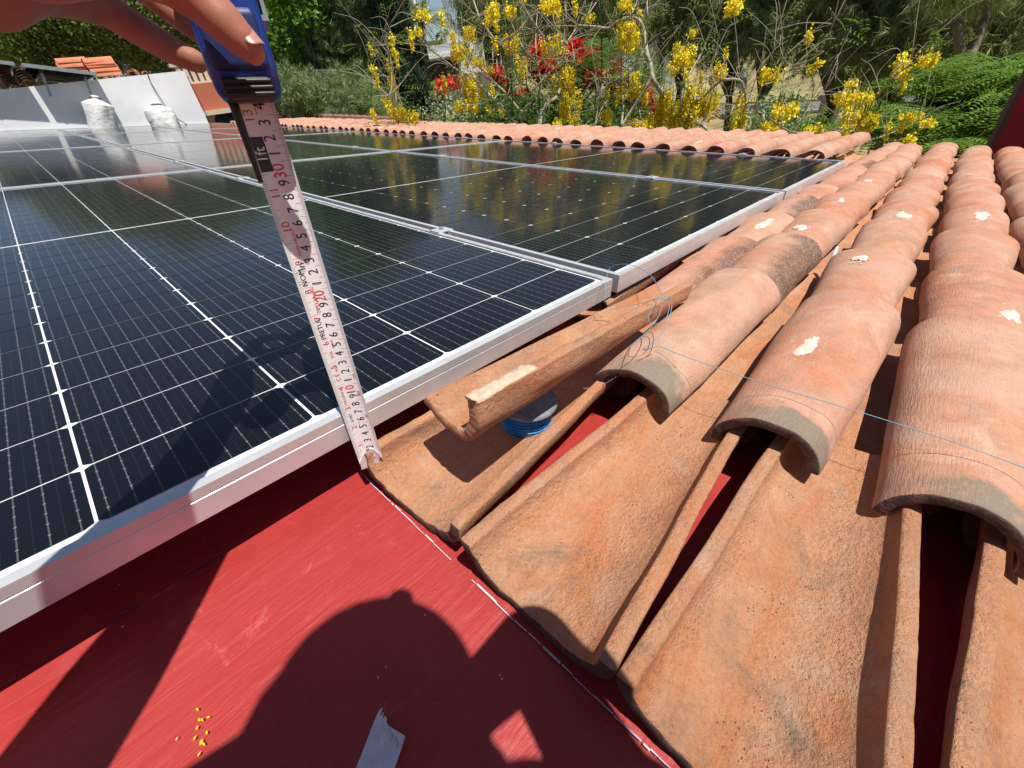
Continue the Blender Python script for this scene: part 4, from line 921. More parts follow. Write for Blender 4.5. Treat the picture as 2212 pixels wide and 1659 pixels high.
# wood on the horizon
r = np.random.default_rng(170); n = 900; az = r.uniform(-12, 100, n); dist = r.uniform(85, 150, n)
P = np.stack([np.sin(np.radians(az)) * dist, np.cos(np.radians(az)) * dist], 1); h = np.array([float(ground_z(p[0], p[1])) for p in P]); top = 5.5 + 2.5 * np.sin(az * .35) + r.normal(0, 1.2, n) + np.where((az > 36) & (az < 46), -2.0, 1.5)
P3 = np.concatenate([np.stack([P[:, 0], P[:, 1], h + top * f], 1) for f in (.25, .55, .85)])
Vv, Ff = leaves(clumped(P3, 16, 1.3, r, .8), 1.3, r, .5, .7)
tag(link('far_woods', mesh('far_woods', Vv, Ff), M['leaf_olive']), 'line of trees on the horizon', 'trees', kind='stuff')

# ------------------------------------------------------------------ golden shower trees: bare pale limbs, hanging yellow racemes, long dark pods
def golden(label, base, limbs_px, clusters, pods, seed, dist):
    r = np.random.default_rng(seed); root = foot(base[0], base[1], dist); e = tree('golden_shower_tree', root, label, 'tree', 'golden shower trees in bloom beyond the tile strip')
    neck = wp(base[0], base[1], dist); lines = [([root, root + (neck - root) * .5 + r.normal(0, .08, 3), neck], .11, .075)]; nodes = [neck]; twigs = []
    for pts, w0, w1 in limbs_px:
        ph = r.uniform(0, 6.28); W = [wp(x, y, dist + .45 * math.sin(ph + i * .8) + .15 * r.normal()) for i, (x, y) in enumerate(pts)]
        k = int(np.argmin([np.linalg.norm(W[0] - q) for q in nodes])); q = nodes[k]
        mp = dist * .92 / FPX * .68
        if np.linalg.norm(W[0] - q) > .05: lines.append(([q, (q + W[0]) / 2 + r.normal(0, .04, 3), W[0]], w0 * mp * .55, w0 * mp * .5))
        lines.append((W, w0 * mp * .5, w1 * mp * .5)); nodes += W
        for q in W[1:]:
            for _ in range(3):
                dv = r.normal(0, .28, 3); dv[2] = abs(dv[2]) * 1.2; twigs.append(([q, q + dv * .6 + r.normal(0, .04, 3), q + dv + np.array([0, 0, -.05])], .0042, .0018))
    wood(e, 'trunk', lines, M['bark_pale'], 7); wood(e, 'twigs', twigs, M['bark_pale'], 4)['kind'] = 'stuff'
    parts = []; stalks = []
    for x0, y0, x1, y1, dens in clusters:
        cx, w_ = (x0 + x1) / 2, (x1 - x0) / 2; area = (x1 - x0) * (y1 - y0); n = int(area * dens * .30) + 10
        nr = max(2, int(w_ / 1.6)); dd = dist + r.normal(0, .3)
        for j in range(nr):
            sx = cx + r.uniform(-1.05, 1.05) * w_ * (nr > 1); ty = y0 + r.uniform(0, .62 if y1 - y0 > 40 else .25) * (y1 - y0); by = min(y1, ty + r.uniform(28, 75)) if y1 - y0 > 40 else y1 - r.uniform(0, .3) * (y1 - y0); dj = dd + r.normal(0, .12)
            A, B_p = wp(sx, ty, dj), wp(sx - (by - ty) * .0, by, dj); B_p = A + np.array([0, 0, -1.0]) * np.linalg.norm(B_p - A) + (B_p - A) * .0
            m_ = max(5, n // nr); t = r.random(m_) ** .85; rad = r.uniform(.6, 1.3) * .038 * (1 - .66 * t) * (.4 + .6 * np.clip(t * 5, 0, 1))
            q = r.normal(0, .5, (m_, 3)) * rad[:, None]; P = A + np.outer(t, B_p - A) + q
            parts.append(leaves(clumped(P, 2, .016, r, 1), .029, r, .2, .8, .5)); stalks.append(([A + np.array([0, 0, .12]), A, B_p], .0035, .0018))
    for q in [nodes[i] for i in r.integers(1, len(nodes), 12)]:       # small stray racemes
        A = q + r.normal(0, .10, 3) + np.array([0, 0, -.03]); Ls = r.uniform(.05, .22); m_ = int(16 + Ls * 170); t = r.random(m_); P = A + np.outer(t, [0, 0, -Ls]) + r.normal(0, .5, (m_, 3)) * (.034 * (1.1 - .7 * t))[:, None]
        parts.append(leaves(clumped(P, 2, .012, r, 1), .030, r, .2, .8, .5)); stalks.append(([q, A, A + np.array([0, 0, -Ls])], .003, .0015))
    part(e, 'blossom', join(parts), M['petal_yellow']); wood(e, 'stalks', stalks, M['leaf_lime'], 4)['kind'] = 'stuff'
    for x0, y0, x1, y1 in pods:
        A, Bp = wp(x0, y0, dist + .1), wp(x1, y1, dist + .1); L = np.linalg.norm(Bp - A); bb = MB(); mpt = (A + Bp) / 2 + r.normal(0, .02, 3)
        bb.tube([p - root for p in smooth_path([A, mpt, Bp], 5)], [.004] + [.0095] * 9 + [.005], 6); bb.build('seed_pod', M['pod'], e, smooth=True)
    # sparse young foliage
    idx = r.integers(0, len(nodes), 110); P = np.array([nodes[i] for i in idx]) + r.normal(0, .22, (110, 3))
    part(e, 'leaf_sprays', join([fronds(P, .20, r, 5, .4, .018, .055), ]), M['leaf_lime']); return e
def bz(*p): return [B_(*q) for q in p]
def zz(*p): return [Z_(*q) for q in p]
def qq(*p): return [Q_(*q) for q in p]
def rB(a, b_, c, d, k=1.0): return B_(a, c) + B_(b_, d) + (k,)
def rZ(a, b_, c, d, k=1.0): return Z_(a, c) + Z_(b_, d) + (k,)
def rQ(a, b_, c, d, k=1.0): return Q_(a, c) + Q_(b_, d) + (k,)
golden('golden shower tree with long bare limbs reaching left before the white house', (1125, 300), [
    (bz((1480, 1480), (1330, 1340), (1170, 1160), (960, 940), (760, 825), (680, 770), (410, 560), (330, 522), (90, 500), (0, 430), (-70, 330)), 6, 2.2),
    (bz((410, 560), (350, 400), (290, 220), (190, 40)), 3, 1.2), (bz((1560, 1290), (1480, 1290), (1330, 1110), (1170, 950), (980, 760), (900, 680)), 6, 3),
    (bz((900, 680), (860, 560), (700, 400), (640, 250), (570, 20)), 2.4, 1), (bz((980, 760), (860, 560), (760, 280), (650, 20)), 2.2, 1), (bz((1330, 1110), (1200, 1000), (1000, 860), (860, 830)), 3, 1.5),
    (bz((960, 1420), (880, 1280), (810, 1150), (790, 1000)), 3, 1.2), (bz((1010, 1460), (960, 1330)), 2.4, 1)],
    [rB(250, 420, 90, 240, .35), rB(220, 300, 330, 430, .8), rB(810, 920, 320, 490, .9), rB(700, 900, 460, 690, .8), rB(770, 960, 830, 1200, 1.3), rB(730, 800, 1160, 1320, 1), rB(840, 960, 1180, 1310, .9), rB(1010, 1140, 950, 1150, .8), rB(1060, 1140, 760, 840, .6), rB(900, 1040, 680, 800, .5)],
    [B_(1130, 640) + B_(1155, 900), B_(690, 640) + B_(740, 1040), B_(560, 1080) + B_(600, 1400)], 201, 7.2)
golden('golden shower tree with a thick curved trunk left of the scarlet blossom', (1172, 300), [
    (bz((1700, 1500), (1720, 1350), (1800, 1200), (1900, 1130), (1960, 950), (1950, 800), (1900, 700)), 13, 6), (bz((1990, 700), (2005, 500), (2010, 250), (2000, 0), (1995, -90)), 7, 4.5), (bz((1950, 800), (1980, 700), (2005, 500), (1890, 300), (1850, 140), (1800, 0)), 3, 1.5),
    (bz((1800, 480), (1670, 330), (1580, 200), (1450, 0), (1400, -60)), 6, 4.5), (bz((1230, 500), (1190, 470), (1060, 300), (1000, 200), (930, 0), (900, -60)), 5, 3.5), (bz((1720, 950), (1680, 750), (1660, 560), (1660, 380), (1680, 100)), 4, 2.5), (bz((1660, 720), (1520, 570), (1430, 400), (1380, 280)), 4, 2),
    (bz((1500, 1150), (1440, 950), (1390, 800), (1340, 600), (1230, 500)), 4, 3), (bz((1800, 1200), (1700, 1050), (1600, 900), (1600, 700)), 3, 1.5), (zz((670, 330), (760, 200), (830, 120), (900, 20)), 4, 2), (zz((740, 650), (730, 480), (700, 300)), 3, 1.5), (zz((820, 1040), (790, 1000), (730, 900)), 4, 2)],
    [rB(1040, 1220, 0, 220, 1.2), rB(1280, 1400, 60, 200, .6), rB(1290, 1440, 340, 620, 1), rB(1420, 1540, 620, 910, 1), rB(1720, 1900, 0, 150, 1), rB(1740, 1990, 390, 640, .8), rB(1960, 2074, 740, 1060, 1.3), rB(1950, 2074, 1160, 1400, 1.1), rB(1870, 1950, 1390, 1520, 1), rZ(620, 740, 540, 700, 1), rZ(630, 760, 700, 900, 1), rZ(680, 770, 900, 1000, .8), rZ(460, 600, 0, 90, .9), rZ(810, 860, 120, 180, .8)],
    [B_(1320, 200) + B_(1345, 560), B_(1345, 560) + B_(1395, 1240), B_(1270, 620) + B_(1290, 780), B_(1540, 820) + B_(1560, 1080), B_(1655, 60) + B_(1660, 380), B_(1300, 770) + B_(1330, 1080), Z_(935, 200) + Z_(940, 620), Z_(895, 660) + Z_(890, 850), Z_(720, 0) + Z_(722, 190)], 202, 7.0)
golden('golden shower tree with a looping crooked limb right of the scarlet blossom', (1410, 300), [
    (zz((1360, 1050), (1380, 930), (1420, 780), (1410, 730), (1350, 620), (1330, 500), (1300, 400), (1280, 250), (1240, 160), (1160, 140), (1080, 160), (1000, 220), (900, 210), (750, 200)), 13, 4), (zz((1160, 140), (1200, 70), (1225, 0)), 4, 2), (zz((1300, 400), (1305, 150), (1300, -60)), 4, 3),
    (zz((1100, 1000), (1115, 800), (1095, 650), (1100, 500), (1090, 350)), 6, 3), (zz((1260, 980), (1230, 800), (1200, 640)), 3, 1.5), (zz((1330, 500), (1240, 470), (1120, 570), (1060, 640)), 4, 1.5), (zz((980, 1040), (960, 900), (920, 760), (860, 340)), 3, 1.2), (zz((890, 1000), (960, 830), (1090, 690), (990, 680)), 3, 1.2), (zz((1350, 620), (1260, 600), (1200, 560)), 2, 1)],
    [rZ(1090, 1230, 150, 400, 1.2), rZ(1090, 1170, 0, 90, .8), rZ(1170, 1270, 560, 780, 1), rZ(960, 1020, 870, 1000, .8), rZ(1120, 1300, 950, 1060, 1.2), rZ(1080, 1160, 690, 780, .8), rZ(1330, 1400, 860, 1030, 1), rZ(1460, 1560, 500, 600, .6)],
    [Z_(1155, 560) + Z_(1160, 690), Z_(1205, 670) + Z_(1190, 900), Z_(1215, 720) + Z_(1200, 1000)], 203, 6.9)
golden('golden shower tree with the densest yellow blossom, right of the crooked limb', (1545, 305), [
    (zz((1640, 980), (1690, 860), (1740, 780), (1850, 670), (1930, 630), (2040, 640), (2070, 720), (2085, 850), (2060, 1100)), 8, 4), (zz((1580, 660), (1680, 520), (1760, 350), (1880, 60), (1920, -40)), 7, 4), (zz((1700, 760), (1780, 600), (1830, 480), (1870, 300)), 3, 1.2), (zz((1850, 910), (1900, 940), (1960, 910), (2000, 830), (2085, 850)), 6, 3), (zz((1850, 740), (1960, 760), (2060, 720)), 3, 1.2), (zz((1560, 1000), (1580, 660)), 6, 5), (zz((1860, 860), (1740, 960), (1700, 1040)), 3, 1.5)],
    [rZ(1400, 1680, 700, 1050, 1.3), rZ(1660, 1860, 700, 920, 1.2), rZ(1540, 1680, 330, 520, .9), rZ(1650, 1700, 230, 300, .8), rZ(1830, 1910, 470, 640, 1), rZ(1930, 2070, 820, 1080, 1.2), rZ(1930, 2030, 0, 110, 1)],
    [Z_(1650, 470) + Z_(1570, 660), Z_(1750, 560) + Z_(1690, 760)], 204, 6.8)
golden('golden shower tree with low branches sweeping right over the tile ends', (1705, 312), [
    (qq((0, 960), (100, 1020), (250, 1115), (580, 1130), (700, 1150), (880, 1185), (1050, 1140), (1200, 1070), (1330, 1000), (1400, 980)), 6, 1.6), (qq((620, 1200), (720, 1050), (870, 920), (1000, 780), (1100, 660), (1200, 580), (1260, 490)), 4, 1.5), (qq((0, 720), (120, 680), (250, 580), (380, 520), (480, 450), (600, 200)), 4, 1.2), (qq((0, 560), (100, 430), (120, 300)), 3, 1), (qq((170, 1020), (190, 900), (170, 700)), 3, 1), (qq((1330, 1000), (1370, 920)), 1.5, .8), (qq((240, 1080), (340, 980), (420, 860), (520, 780)), 2, .8), (qq((250, 580), (180, 480), (150, 380)), 2, .8)],
    [rQ(30, 160, 590, 690, .6), rQ(20, 130, 1030, 1170, 1.2), rQ(360, 560, 1060, 1190, .9), rQ(640, 960, 780, 900, .8), rQ(740, 960, 880, 1080, 1.1), rQ(1190, 1250, 440, 640, .8), rQ(1180, 1320, 950, 1020, .7), rQ(1370, 1450, 1000, 1090, .6), rQ(1210, 1280, 1140, 1210, .8), rQ(130, 320, 880, 1000, .6), rQ(740, 800, 680, 740, .6), rQ(1340, 1470, 450, 570, .5)],
    [Q_(1010, 850) + Q_(1000, 950)], 205, 6.7)
golden('small golden shower tree with low yellow clusters left of the cypress foot', (905, 292), [
    (bz((340, 1560), (140, 1350), (40, 1260), (-60, 1120), (-180, 1010), (-260, 900)), 4, 1.5), (bz((40, 1260), (20, 1080), (-20, 950), (-120, 760), (-190, 620)), 3, 1), (bz((150, 1440), (110, 1250), (20, 1060), (0, 920)), 3, 1.2), (bz((-20, 950), (-30, 780), (-40, 640)), 2, .8)],
    [rB(0, 140, 1240, 1440, 1.2), rB(170, 280, 1300, 1430, 1), rB(-60, 0, 930, 1060, .7), rB(-220, -170, 900, 960, .5)], [], 206, 6.9)
for o in bpy.data.objects:
    if '_b' in o: del o['_b']

# ------------------------------------------------------------------ loose tile, spool, string and small things on the tiles
def sweep(name, sec0, sec1, u0, u1, thick, n, seed, mat, top=True):
    """Tile with its own cross-section: (v, w) points at the near end and at the far end, thickness downwards/outwards."""
    r = np.random.default_rng(seed); A = np.array(smooth_path([np.array((0, a, c)) for a, c in sec0], 6))[:, 1:]; Bs = np.array(smooth_path([np.array((0, a, c)) for a, c in sec1], 6))[:, 1:]; m_ = len(A)
    def nrm(S):
        t = np.gradient(S, axis=0); q = np.stack([t[:, 1], -t[:, 0]], 1); return q / (np.linalg.norm(q, axis=1)[:, None] + 1e-9)
    P = np.zeros((2, n, m_, 3))
    ends = r.normal(0, .0004, (2, m_))
    for i in range(n):
        t = i / (n - 1); S = A * (1 - t) + Bs * t; N = nrm(S); wob = .0007 * np.sin(t * 21 + np.arange(m_) * .5) + .00015 * r.normal(0, 1, m_)
        for k, off in ((0, 0.0), (1, thick)):
            Q = S + N * (off + wob)[:, None]; P[k, i, :, 1:] = Q; P[k, i, :, 0] = u0 + (u1 - u0) * t + (ends[0] if i == 0 else ends[1] if i == n - 1 else 0)
    V = []; F = []
    def grid(G_, fl):
        o = len(V); a, c = G_.shape[:2]; V.extend(G_.reshape(-1, 3).tolist())
        for i in range(a - 1):
            for k in range(c - 1):
                q = (o + i * c + k, o + (i + 1) * c + k, o + (i + 1) * c + k + 1, o + i * c + k + 1); F.append(q if fl else q[::-1])
    grid(P[0], False); grid(P[1], True); grid(np.stack([P[0][0], P[1][0]]), False); grid(np.stack([P[0][-1], P[1][-1]]), True); grid(np.stack([P[0][:, 0], P[1][:, 0]]), True); grid(np.stack([P[0][:, -1], P[1][:, -1]]), False)
    return mesh(name, V, F, True)
sec0 = [(-0.052, 0.006), (-0.070, -0.004), (-0.090, -0.0115), (-0.110, -0.0125), (-0.127, -0.006), (-0.138, 0.009), (-0.1430, 0.028), (-0.1425, 0.052)]
sec1 = [(-0.080, 0.004), (-0.094, -0.006), (-0.108, -0.012), (-0.122, -0.012), (-0.136, -0.006), (-0.146, 0.004), (-0.1510, 0.018), (-0.1510, 0.033)]
lt = link('loose_tile', sweep('loose_tile', sec0, sec1, -0.479, -0.012, 0.0145, 40, 5, None), M['pan'], None, RWM)
lt.data.transform(Matrix.Translation((0.479, 0.12, 0.0125))); lt.matrix_basis = RWM @ Matrix.Translation((-0.479, -0.12, -0.0125))
soften(lt)
tag(lt, 'loose clay tile lying hollow side up along the panel edge, over a blue spool', 'roof tile')
cr = MB(); rr_ = np.random.default_rng(4); up_, lo_ = [], []
for i in range(16):
    t = i / 15; vv = -.1410 - .0001 + (.1410 - .1500) * t * .16; ww = .0520 - .003 * t * .16 * 6; h_ = .0012 * math.sin(math.pi * min(1, t + .12)) + .0006 * rr_.normal()
    for dv, dh in ((-.0012, -.004), (-.001, .0004), (.003, .6 * h_ + .0008), (.008, h_ + .0006), (.0145, .0004), (.0153, -.006 + .004 * rr_.random())): up_.append((-.479 + .082 * t + .0012 * rr_.normal() + .479, vv + dv + .12, ww + dh + .0125))
cr.add(up_, [(i * 6 + k, i * 6 + k + 1, i * 6 + k + 7, i * 6 + k + 6) for i in range(15) for k in range(5)] + [(0, 1, 2, 3, 4, 5)[::-1], tuple(90 + k for k in range(6))])
cr.build('mortar_crust', plain('mortar_crust', (.56, .40, .30), .95, var=.25, scale=150, bump=.9, bscale=400), lt, smooth=True)
sp = link('string_spool', None, M=roofM((-0.346, -0.087, -0.0950), 0.0, 0.05, -0.03) @ Matrix.Scale(1.06, 4))
tag(sp, 'grey spool of bright blue string under the loose tile', 'spool')
M['flange'] = plain('grey_plastic_flange', (.20, .22, .23), .5, var=.3, scale=90)
MB().lathe([(.008, 0), (.0385, 0), (.0395, .002), (.0385, .0045), (.008, .0045)], 36).build('lower_flange', M['flange'], sp, smooth=False)
MB().lathe([(.008, .0435), (.037, .0435), (.038, .0455), (.037, .048), (.008, .048)], 36).build('upper_flange', M['flange'], sp)
M['string'] = plain('blue_nylon_string', (0.02, 0.25, 0.62), .4, var=.3, scale=200); M['string_thin'] = plain('blue_nylon_line', (0.12, 0.30, 0.42), .5)
b = MB(); N_ = 900; hel = []
for i in range(N_):
    t = i / N_; a = t * 2 * math.pi * 30; z = .006 + .036 * abs(((t * 4.0) % 2) - 1); hel.append(((.0305 + .0012 * math.sin(a * .37)) * math.cos(a), (.0305 + .0012 * math.sin(a * .37)) * math.sin(a), z))
b.tube(hel, .0011, 5); b.lathe([(.008, .0047), (.0302, .0047), (.0302, .0433), (.008, .0433)], 30); b.build('string_winding', M['string'], sp, smooth=True)
def string(name, pts, rad, lab, n=8):
    b = MB(); b.tube(smooth_path(pts, n), rad, 5); o = b.build(name, M['string_thin'], None, RWM, smooth=True); tag(o, lab, 'string')
# taut line over the cover tiles, lying on their crowns
string('blue_string', [hitw(1425, 748, .004), hitw(1480, 770, .006), hitw(1640, 825, .004), hitw(1800, 873, .006), hitw(1880, 897, .006), hitw(2060, 955, .006), hitw(2212, 1010, .006), hitw(2400, 1085, .006)], .00045, 'thin blue string stretched across the arched tile ends to the right edge')
# tangle over the loose tile
lo = [(1306, 650, .0), (1310, 600, .02), (1322, 575, .035), (1360, 572, .05), (1400, 590, .055), (1425, 625, .055), (1430, 650, .052), (1424, 680, .048), (1400, 715, .04), (1365, 745, .03), (1350, 770, .012), (1340, 800, -.02), (1330, 815, -.03), (1290, 835, -.05), (1240, 840, -.06), (1180, 838, -.07)]
string('blue_string', [hitw(x, y, w) for x, y, w in lo], .0005, 'blue string looping off the loose tile down to the spool')
lo = [(1290, 680, .022), (1330, 665, .03), (1385, 655, .038), (1425, 645, .052), (1445, 655, .052), (1440, 685, .045), (1425, 700, .045), (1400, 690, .048), (1420, 650, .052), (1446, 640, .052), (1450, 670, .045), (1430, 720, .03), (1390, 755, .012), (1420, 748, .008)]
string('blue_string', [hitw(x, y, w) for x, y, w in lo], .00048, 'tangled loops of blue string over the far end of the loose tile')
# steel strip poking up between covers
b = MB(); a0, a1 = hitw(1790, 578, -.045), hitw(1809, 532, -.004); dd = a1 - a0; s_ = np.cross(dd, C_CAM - a0); s_ /= np.linalg.norm(s_); nn_ = np.cross(s_, dd); nn_ /= np.linalg.norm(nn_)
ring = []
for p_, w_ in ((a0, .0045), (a0 + dd * .8, .0042), (a1, .0022)):
    for q in ((-1, -.25), (-.35, .12), (.35, .12), (1, -.25)): ring.append(p_ + s_ * q[0] * w_ + nn_ * q[1] * w_)
    for q in ((1, -.55), (-1, -.55)): ring.append(p_ + s_ * q[0] * w_ + nn_ * q[1] * w_)
b.add(ring, [(i * 6 + k, i * 6 + (k + 1) % 6, (i + 1) * 6 + (k + 1) % 6, (i + 1) * 6 + k) for i in range(2) for k in range(6)] + [tuple(range(5, -1, -1)), tuple(range(12, 18))])
tag(b.build('steel_strip', M['alu'], None, RWM), 'narrow steel strip sticking up between two rows of cover tiles', 'metal strip')
# frayed white strap on the red deck
r = np.random.default_rng(9); p0, p1 = hitw(842, 1572, DECK + .012), hitw(770, 1760, DECK + .004); ax_ = p1 - p0; ax_[2] = 0; Ls = np.linalg.norm(ax_); ax_ /= Ls; sd = np.array([-ax_[1], ax_[0], 0])
nx, ny = 40, 25; V = []
for i in range(nx):
    t = i / (nx - 1)
    for k in range(ny):
        q = k / (ny - 1) - .5; fray = (.0012 * math.sin(k * 2.1) + .0012 * r.normal()) if i == 0 else 0
        p = p0 + ax_ * (Ls * t + fray + (.014 * q if i == 0 else 0)) + sd * q * .026; z = DECK + .004 + .014 * (1 - t) ** 2 * (1 - .8 * abs(q)) + .0006 * (k % 2) + .004 * math.cos(q * 3)
        V.append((p[0], p[1], z))
V2 = [(x, y, z - .0016) for x, y, z in V]; o_ = nx * ny
F = [(i * ny + k, (i + 1) * ny + k, (i + 1) * ny + k + 1, i * ny + k + 1) for i in range(nx - 1) for k in range(ny - 1)]
F += [tuple(o_ + q for q in f[::-1]) for f in F] + [(k + 1, k, o_ + k, o_ + k + 1) for k in range(ny - 1)]
M['strap'] = plain('white_webbing', (.62, .62, .66), .8, var=.15, scale=90)
tag(link('webbing_strap', mesh('webbing_strap', V + V2, F, False), M['strap'], None, RWM), 'frayed end of a ribbed white strap on the red deck at the bottom', 'strap')
# petals and paint flecks on the deck
M['fleck'] = plain('pale_paint_fleck', (.6, .5, .45), .8)
for i in range(19):
    yel = i < 11
    x, y = (440 + r.normal(0, 13), 1580 + r.normal(0, 26)) if yel else (r.uniform(250, 1300), r.uniform(1180, 1640))
    p = hitw(x, y, DECK + .004); a = r.uniform(0, 6.28); s1, s2 = (.0017, .0008) if yel else (.0012, .0006)
    b = MB(); b.add([(s1, 0, 0), (0, s2, .0005), (-s1, 0, .0002), (0, -s2, .0004), (0, 0, -.0006)], [(0, 1, 2, 3), (1, 0, 4), (2, 1, 4), (3, 2, 4), (0, 3, 4)])
    o = b.build('fallen_petal' if yel else 'paint_fleck', M['petal_yellow'] if yel else M['fleck'], None, RWM @ Matrix.Translation(p.tolist()) @ Matrix.Rotation(a, 4, 'Z'))
    tag(o, 'tiny yellow petal lying on the sunlit red deck' if yel else 'tiny pale fleck lying on the red deck', 'petal' if yel else 'fleck', 'yellow petals on the deck' if yel else 'pale flecks on the deck')

# ------------------------------------------------------------------ tape measure
HK = np.array([-0.5385, -0.0195, -0.0590]); MT = rz(546, 214, .290)
BL = np.linalg.norm(MT - HK); bd = (MT - HK) / BL
mid_ = (HK + MT) / 2; vw = C_CAM - mid_; wd = np.cross(vw, bd); wd /= np.linalg.norm(wd)
if wd @ R_CAM[0] < 0: wd = -wd
fn = np.cross(bd, wd); fn = fn if fn @ (C_CAM - mid_) > 0 else -fn
def blade(s, t, off=0.0):            # s along from the hook (m), t across (-.5 left .. .5 right)
    tw = -0.20 * (s / BL - .5); wx = wd * math.cos(tw) + fn * math.sin(tw); fx = fn * math.cos(tw) - wd * math.sin(tw)
    return HK + bd * s + wx * t * .0255 + fx * (off + .0042 * (4 * t * t) - .0042 + .003 * math.sin(math.pi * s / BL))
tm = link('tape_measure', None, M=RWM @ Matrix.Translation(HK.tolist())); tag(tm, 'blue tape measure held up by a hand, its white blade hooked at a clay tile', 'tape measure')
M['blade'] = plain('white_tape_blade', (.78, .77, .76), .42, var=.03, scale=20); M['ink_black'] = plain('black_ink', (.02, .02, .022), .5); M['ink_red'] = plain('red_ink', (.62, .03, .05), .5)
M['case_blue'] = plain('blue_tape_case', (.010, .045, .28), .32, var=.12, scale=40, bump=.05); M['rubber'] = plain('black_rubber_lip', (.018, .018, .02), .45, var=.2, scale=60, bump=.15)
ns, nt = 70, 12; V = []
for off in (0, -.0005):
    for i in range(ns + 1):
        for k in range(nt + 1): V.append(blade(-.002 + (BL + .012) * i / ns, k / nt - .5, off) - HK)
n1 = (ns + 1) * (nt + 1); F = []
for i in range(ns):
    for k in range(nt):
        q = (i * (nt + 1) + k, i * (nt + 1) + k + 1, (i + 1) * (nt + 1) + k + 1, (i + 1) * (nt + 1) + k); F += [q, tuple(n1 + x for x in q[::-1])]
bl = link('blade', mesh('blade', V, F, True), M['blade'], tm)
def inked(name, shapes, mat):        # shapes: list of (verts (s,t) in metres/fraction, faces)
    b = MB()
    for st, f in shapes: b.add([blade(s, t, .00022) - HK for s, t in st], f)
    o = b.build(name, mat, bl); o['kind'] = 'stuff'; return o
def rect(s0, s1, t0, t1, k=3): 
    ts = np.linspace(t0, t1, k + 1); return [(s0, t) for t in ts] + [(s1, t) for t in ts], [(i, i + 1, k + 2 + i, k + 1 + i) for i in range(k)]
def text(txt, s, t, size, align='CENTER', stretch=1.0, rot=0):
    cu = bpy.data.curves.new('txt', 'FONT'); cu.body = txt; cu.size = size; cu.align_x = align; cu.align_y = 'CENTER'; cu.resolution_u = 3
    o = bpy.data.objects.new('txt', cu); COL.objects.link(o); dg = bpy.context.evaluated_depsgraph_get(); me = o.evaluated_get(dg).to_mesh()
    V = [(s + (v.co.x if not rot else -v.co.y) * stretch, t - (v.co.y if not rot else -v.co.x) / .0255) for v in me.vertices]; Fc = [tuple(p.vertices)[::-1] for p in me.polygons]
    o.evaluated_get(dg).to_mesh_clear(); bpy.data.objects.remove(o); bpy.data.curves.remove(cu); return V, Fc
blk, rdk = [], []
for mm in range(6, 346):
    s = mm / 1000
    if s > BL: break
    ln = .26 if mm % 10 == 0 else .15 if mm % 5 == 0 else .10
    blk.append(rect(s - .00009, s + .00009, .5 - ln, .495))
for k in range(4, 16 * 14):
    s = k * .0254 / 16
    if s > BL: break
    ln = .40 if k % 16 == 0 else .24 if k % 8 == 0 else .17 if k % 4 == 0 else .11
    (rdk if k % 16 == 0 else blk).append(rect(s - .00009, s + .00009, -.495, -.5 + ln))
for c_ in range(2, 35):
    s = c_ / 100 - .0046
    if c_ * .01 > BL + .002: break
    if c_ % 10 == 0: rdk += [text(str(c_), s - .0018, .10, .0125, stretch=.85)]
    else: blk += [text(str(c_ % 10), s, .13, .0112, stretch=.85)]
for i_ in range(1, 14):
    s = i_ * .0254
    if i_ == 12: continue
    rdk.append(text(str(i_), s - .0038 if i_ < 10 else s - .0005, -.22, .0078 if i_ < 10 else .0090))
blk.append(rect(.045, BL, -.012, .004, 2))
s12 = 12 * .0254; box_ = rect(s12 - .011, s12 + .012, -.40, -.06, 6); blk.append(box_)
for txt, s, t, sz, col in (('PRETUL', 6.45 * .0254, -.23, .0062, 0), ('TIPO 1A', 7.35 * .0254, -.10, .0046, 1), ('PENDING', 7.75 * .0254, -.08, .0030, 1), ('NOM', 8.35 * .0254, -.24, .0064, 0), ('in', 8.72 * .0254, -.18, .0085, 0), ('0126', 5.35 * .0254, -.16, .0036, 1), ('UK 0126', 5.75 * .0254, -.02, .0026, 1),
                           ('C E', 4.35 * .0254, -.20, .0060, 1), ('M21', 4.75 * .0254, -.16, .0038, 1), ('PULGADAS in', 3.45 * .0254, -.24, .0032, 1), ('26 FEET', 2.35 * .0254, -.22, .0036, 0), ('8m', .0875, .34, .0050, 1), ('cm', .1085, .36, .0044, 1), ('m', .058, .36, .0055, 1), ('NOM-046-SCFI', 9.5 * .0254, -.10, .0036, 1)):
    (rdk if col else blk).append(text(txt, s, t, sz))
for st, f in (rect(8.15 * .0254, 8.16 * .0254, -.42, -.08, 3), rect(8.55 * .0254, 8.56 * .0254, -.42, -.08, 3)): blk.append((st, f))
inked('black_markings', blk, M['ink_black']); inked('red_markings', rdk, M['ink_red'])
bw = MB(); st, f = text('1ft', s12 + .0005, -.23, .0105, stretch=.9); bw.add([blade(s, t, .0004) - HK for s, t in st], f); bw.build('foot_mark', M['blade'], bl)
# hook with rivets
hk = MB(); pts = [(-.010, -.48), (-.010, .30), (.004, .42), (.012, .20), (.014, -.02), (.006, -.30), (.0, -.48)]
hk.add([blade(s, t, .0008) - HK for s, t in pts] + [blade(s, t, -.0003) - HK for s, t in pts], [tuple(range(7))[::-1], tuple(range(7, 14))] + [(i, (i + 1) % 7, 7 + (i + 1) % 7, 7 + i) for i in range(7)])
lip0, lip1 = blade(-.0102, -.50, 0) - HK, blade(-.0102, .34, 0) - HK; hk.add([lip0, lip1, lip1 - fn * .011, lip0 - fn * .011, lip0 - bd * .0012, lip1 - bd * .0012, lip1 - fn * .011 - bd * .0012, lip0 - fn * .011 - bd * .0012], [(0, 1, 2, 3), (7, 6, 5, 4), (0, 4, 5, 1), (1, 5, 6, 2), (2, 6, 7, 3), (3, 7, 4, 0)])
hko = hk.build('hook', M['alu'], bl)
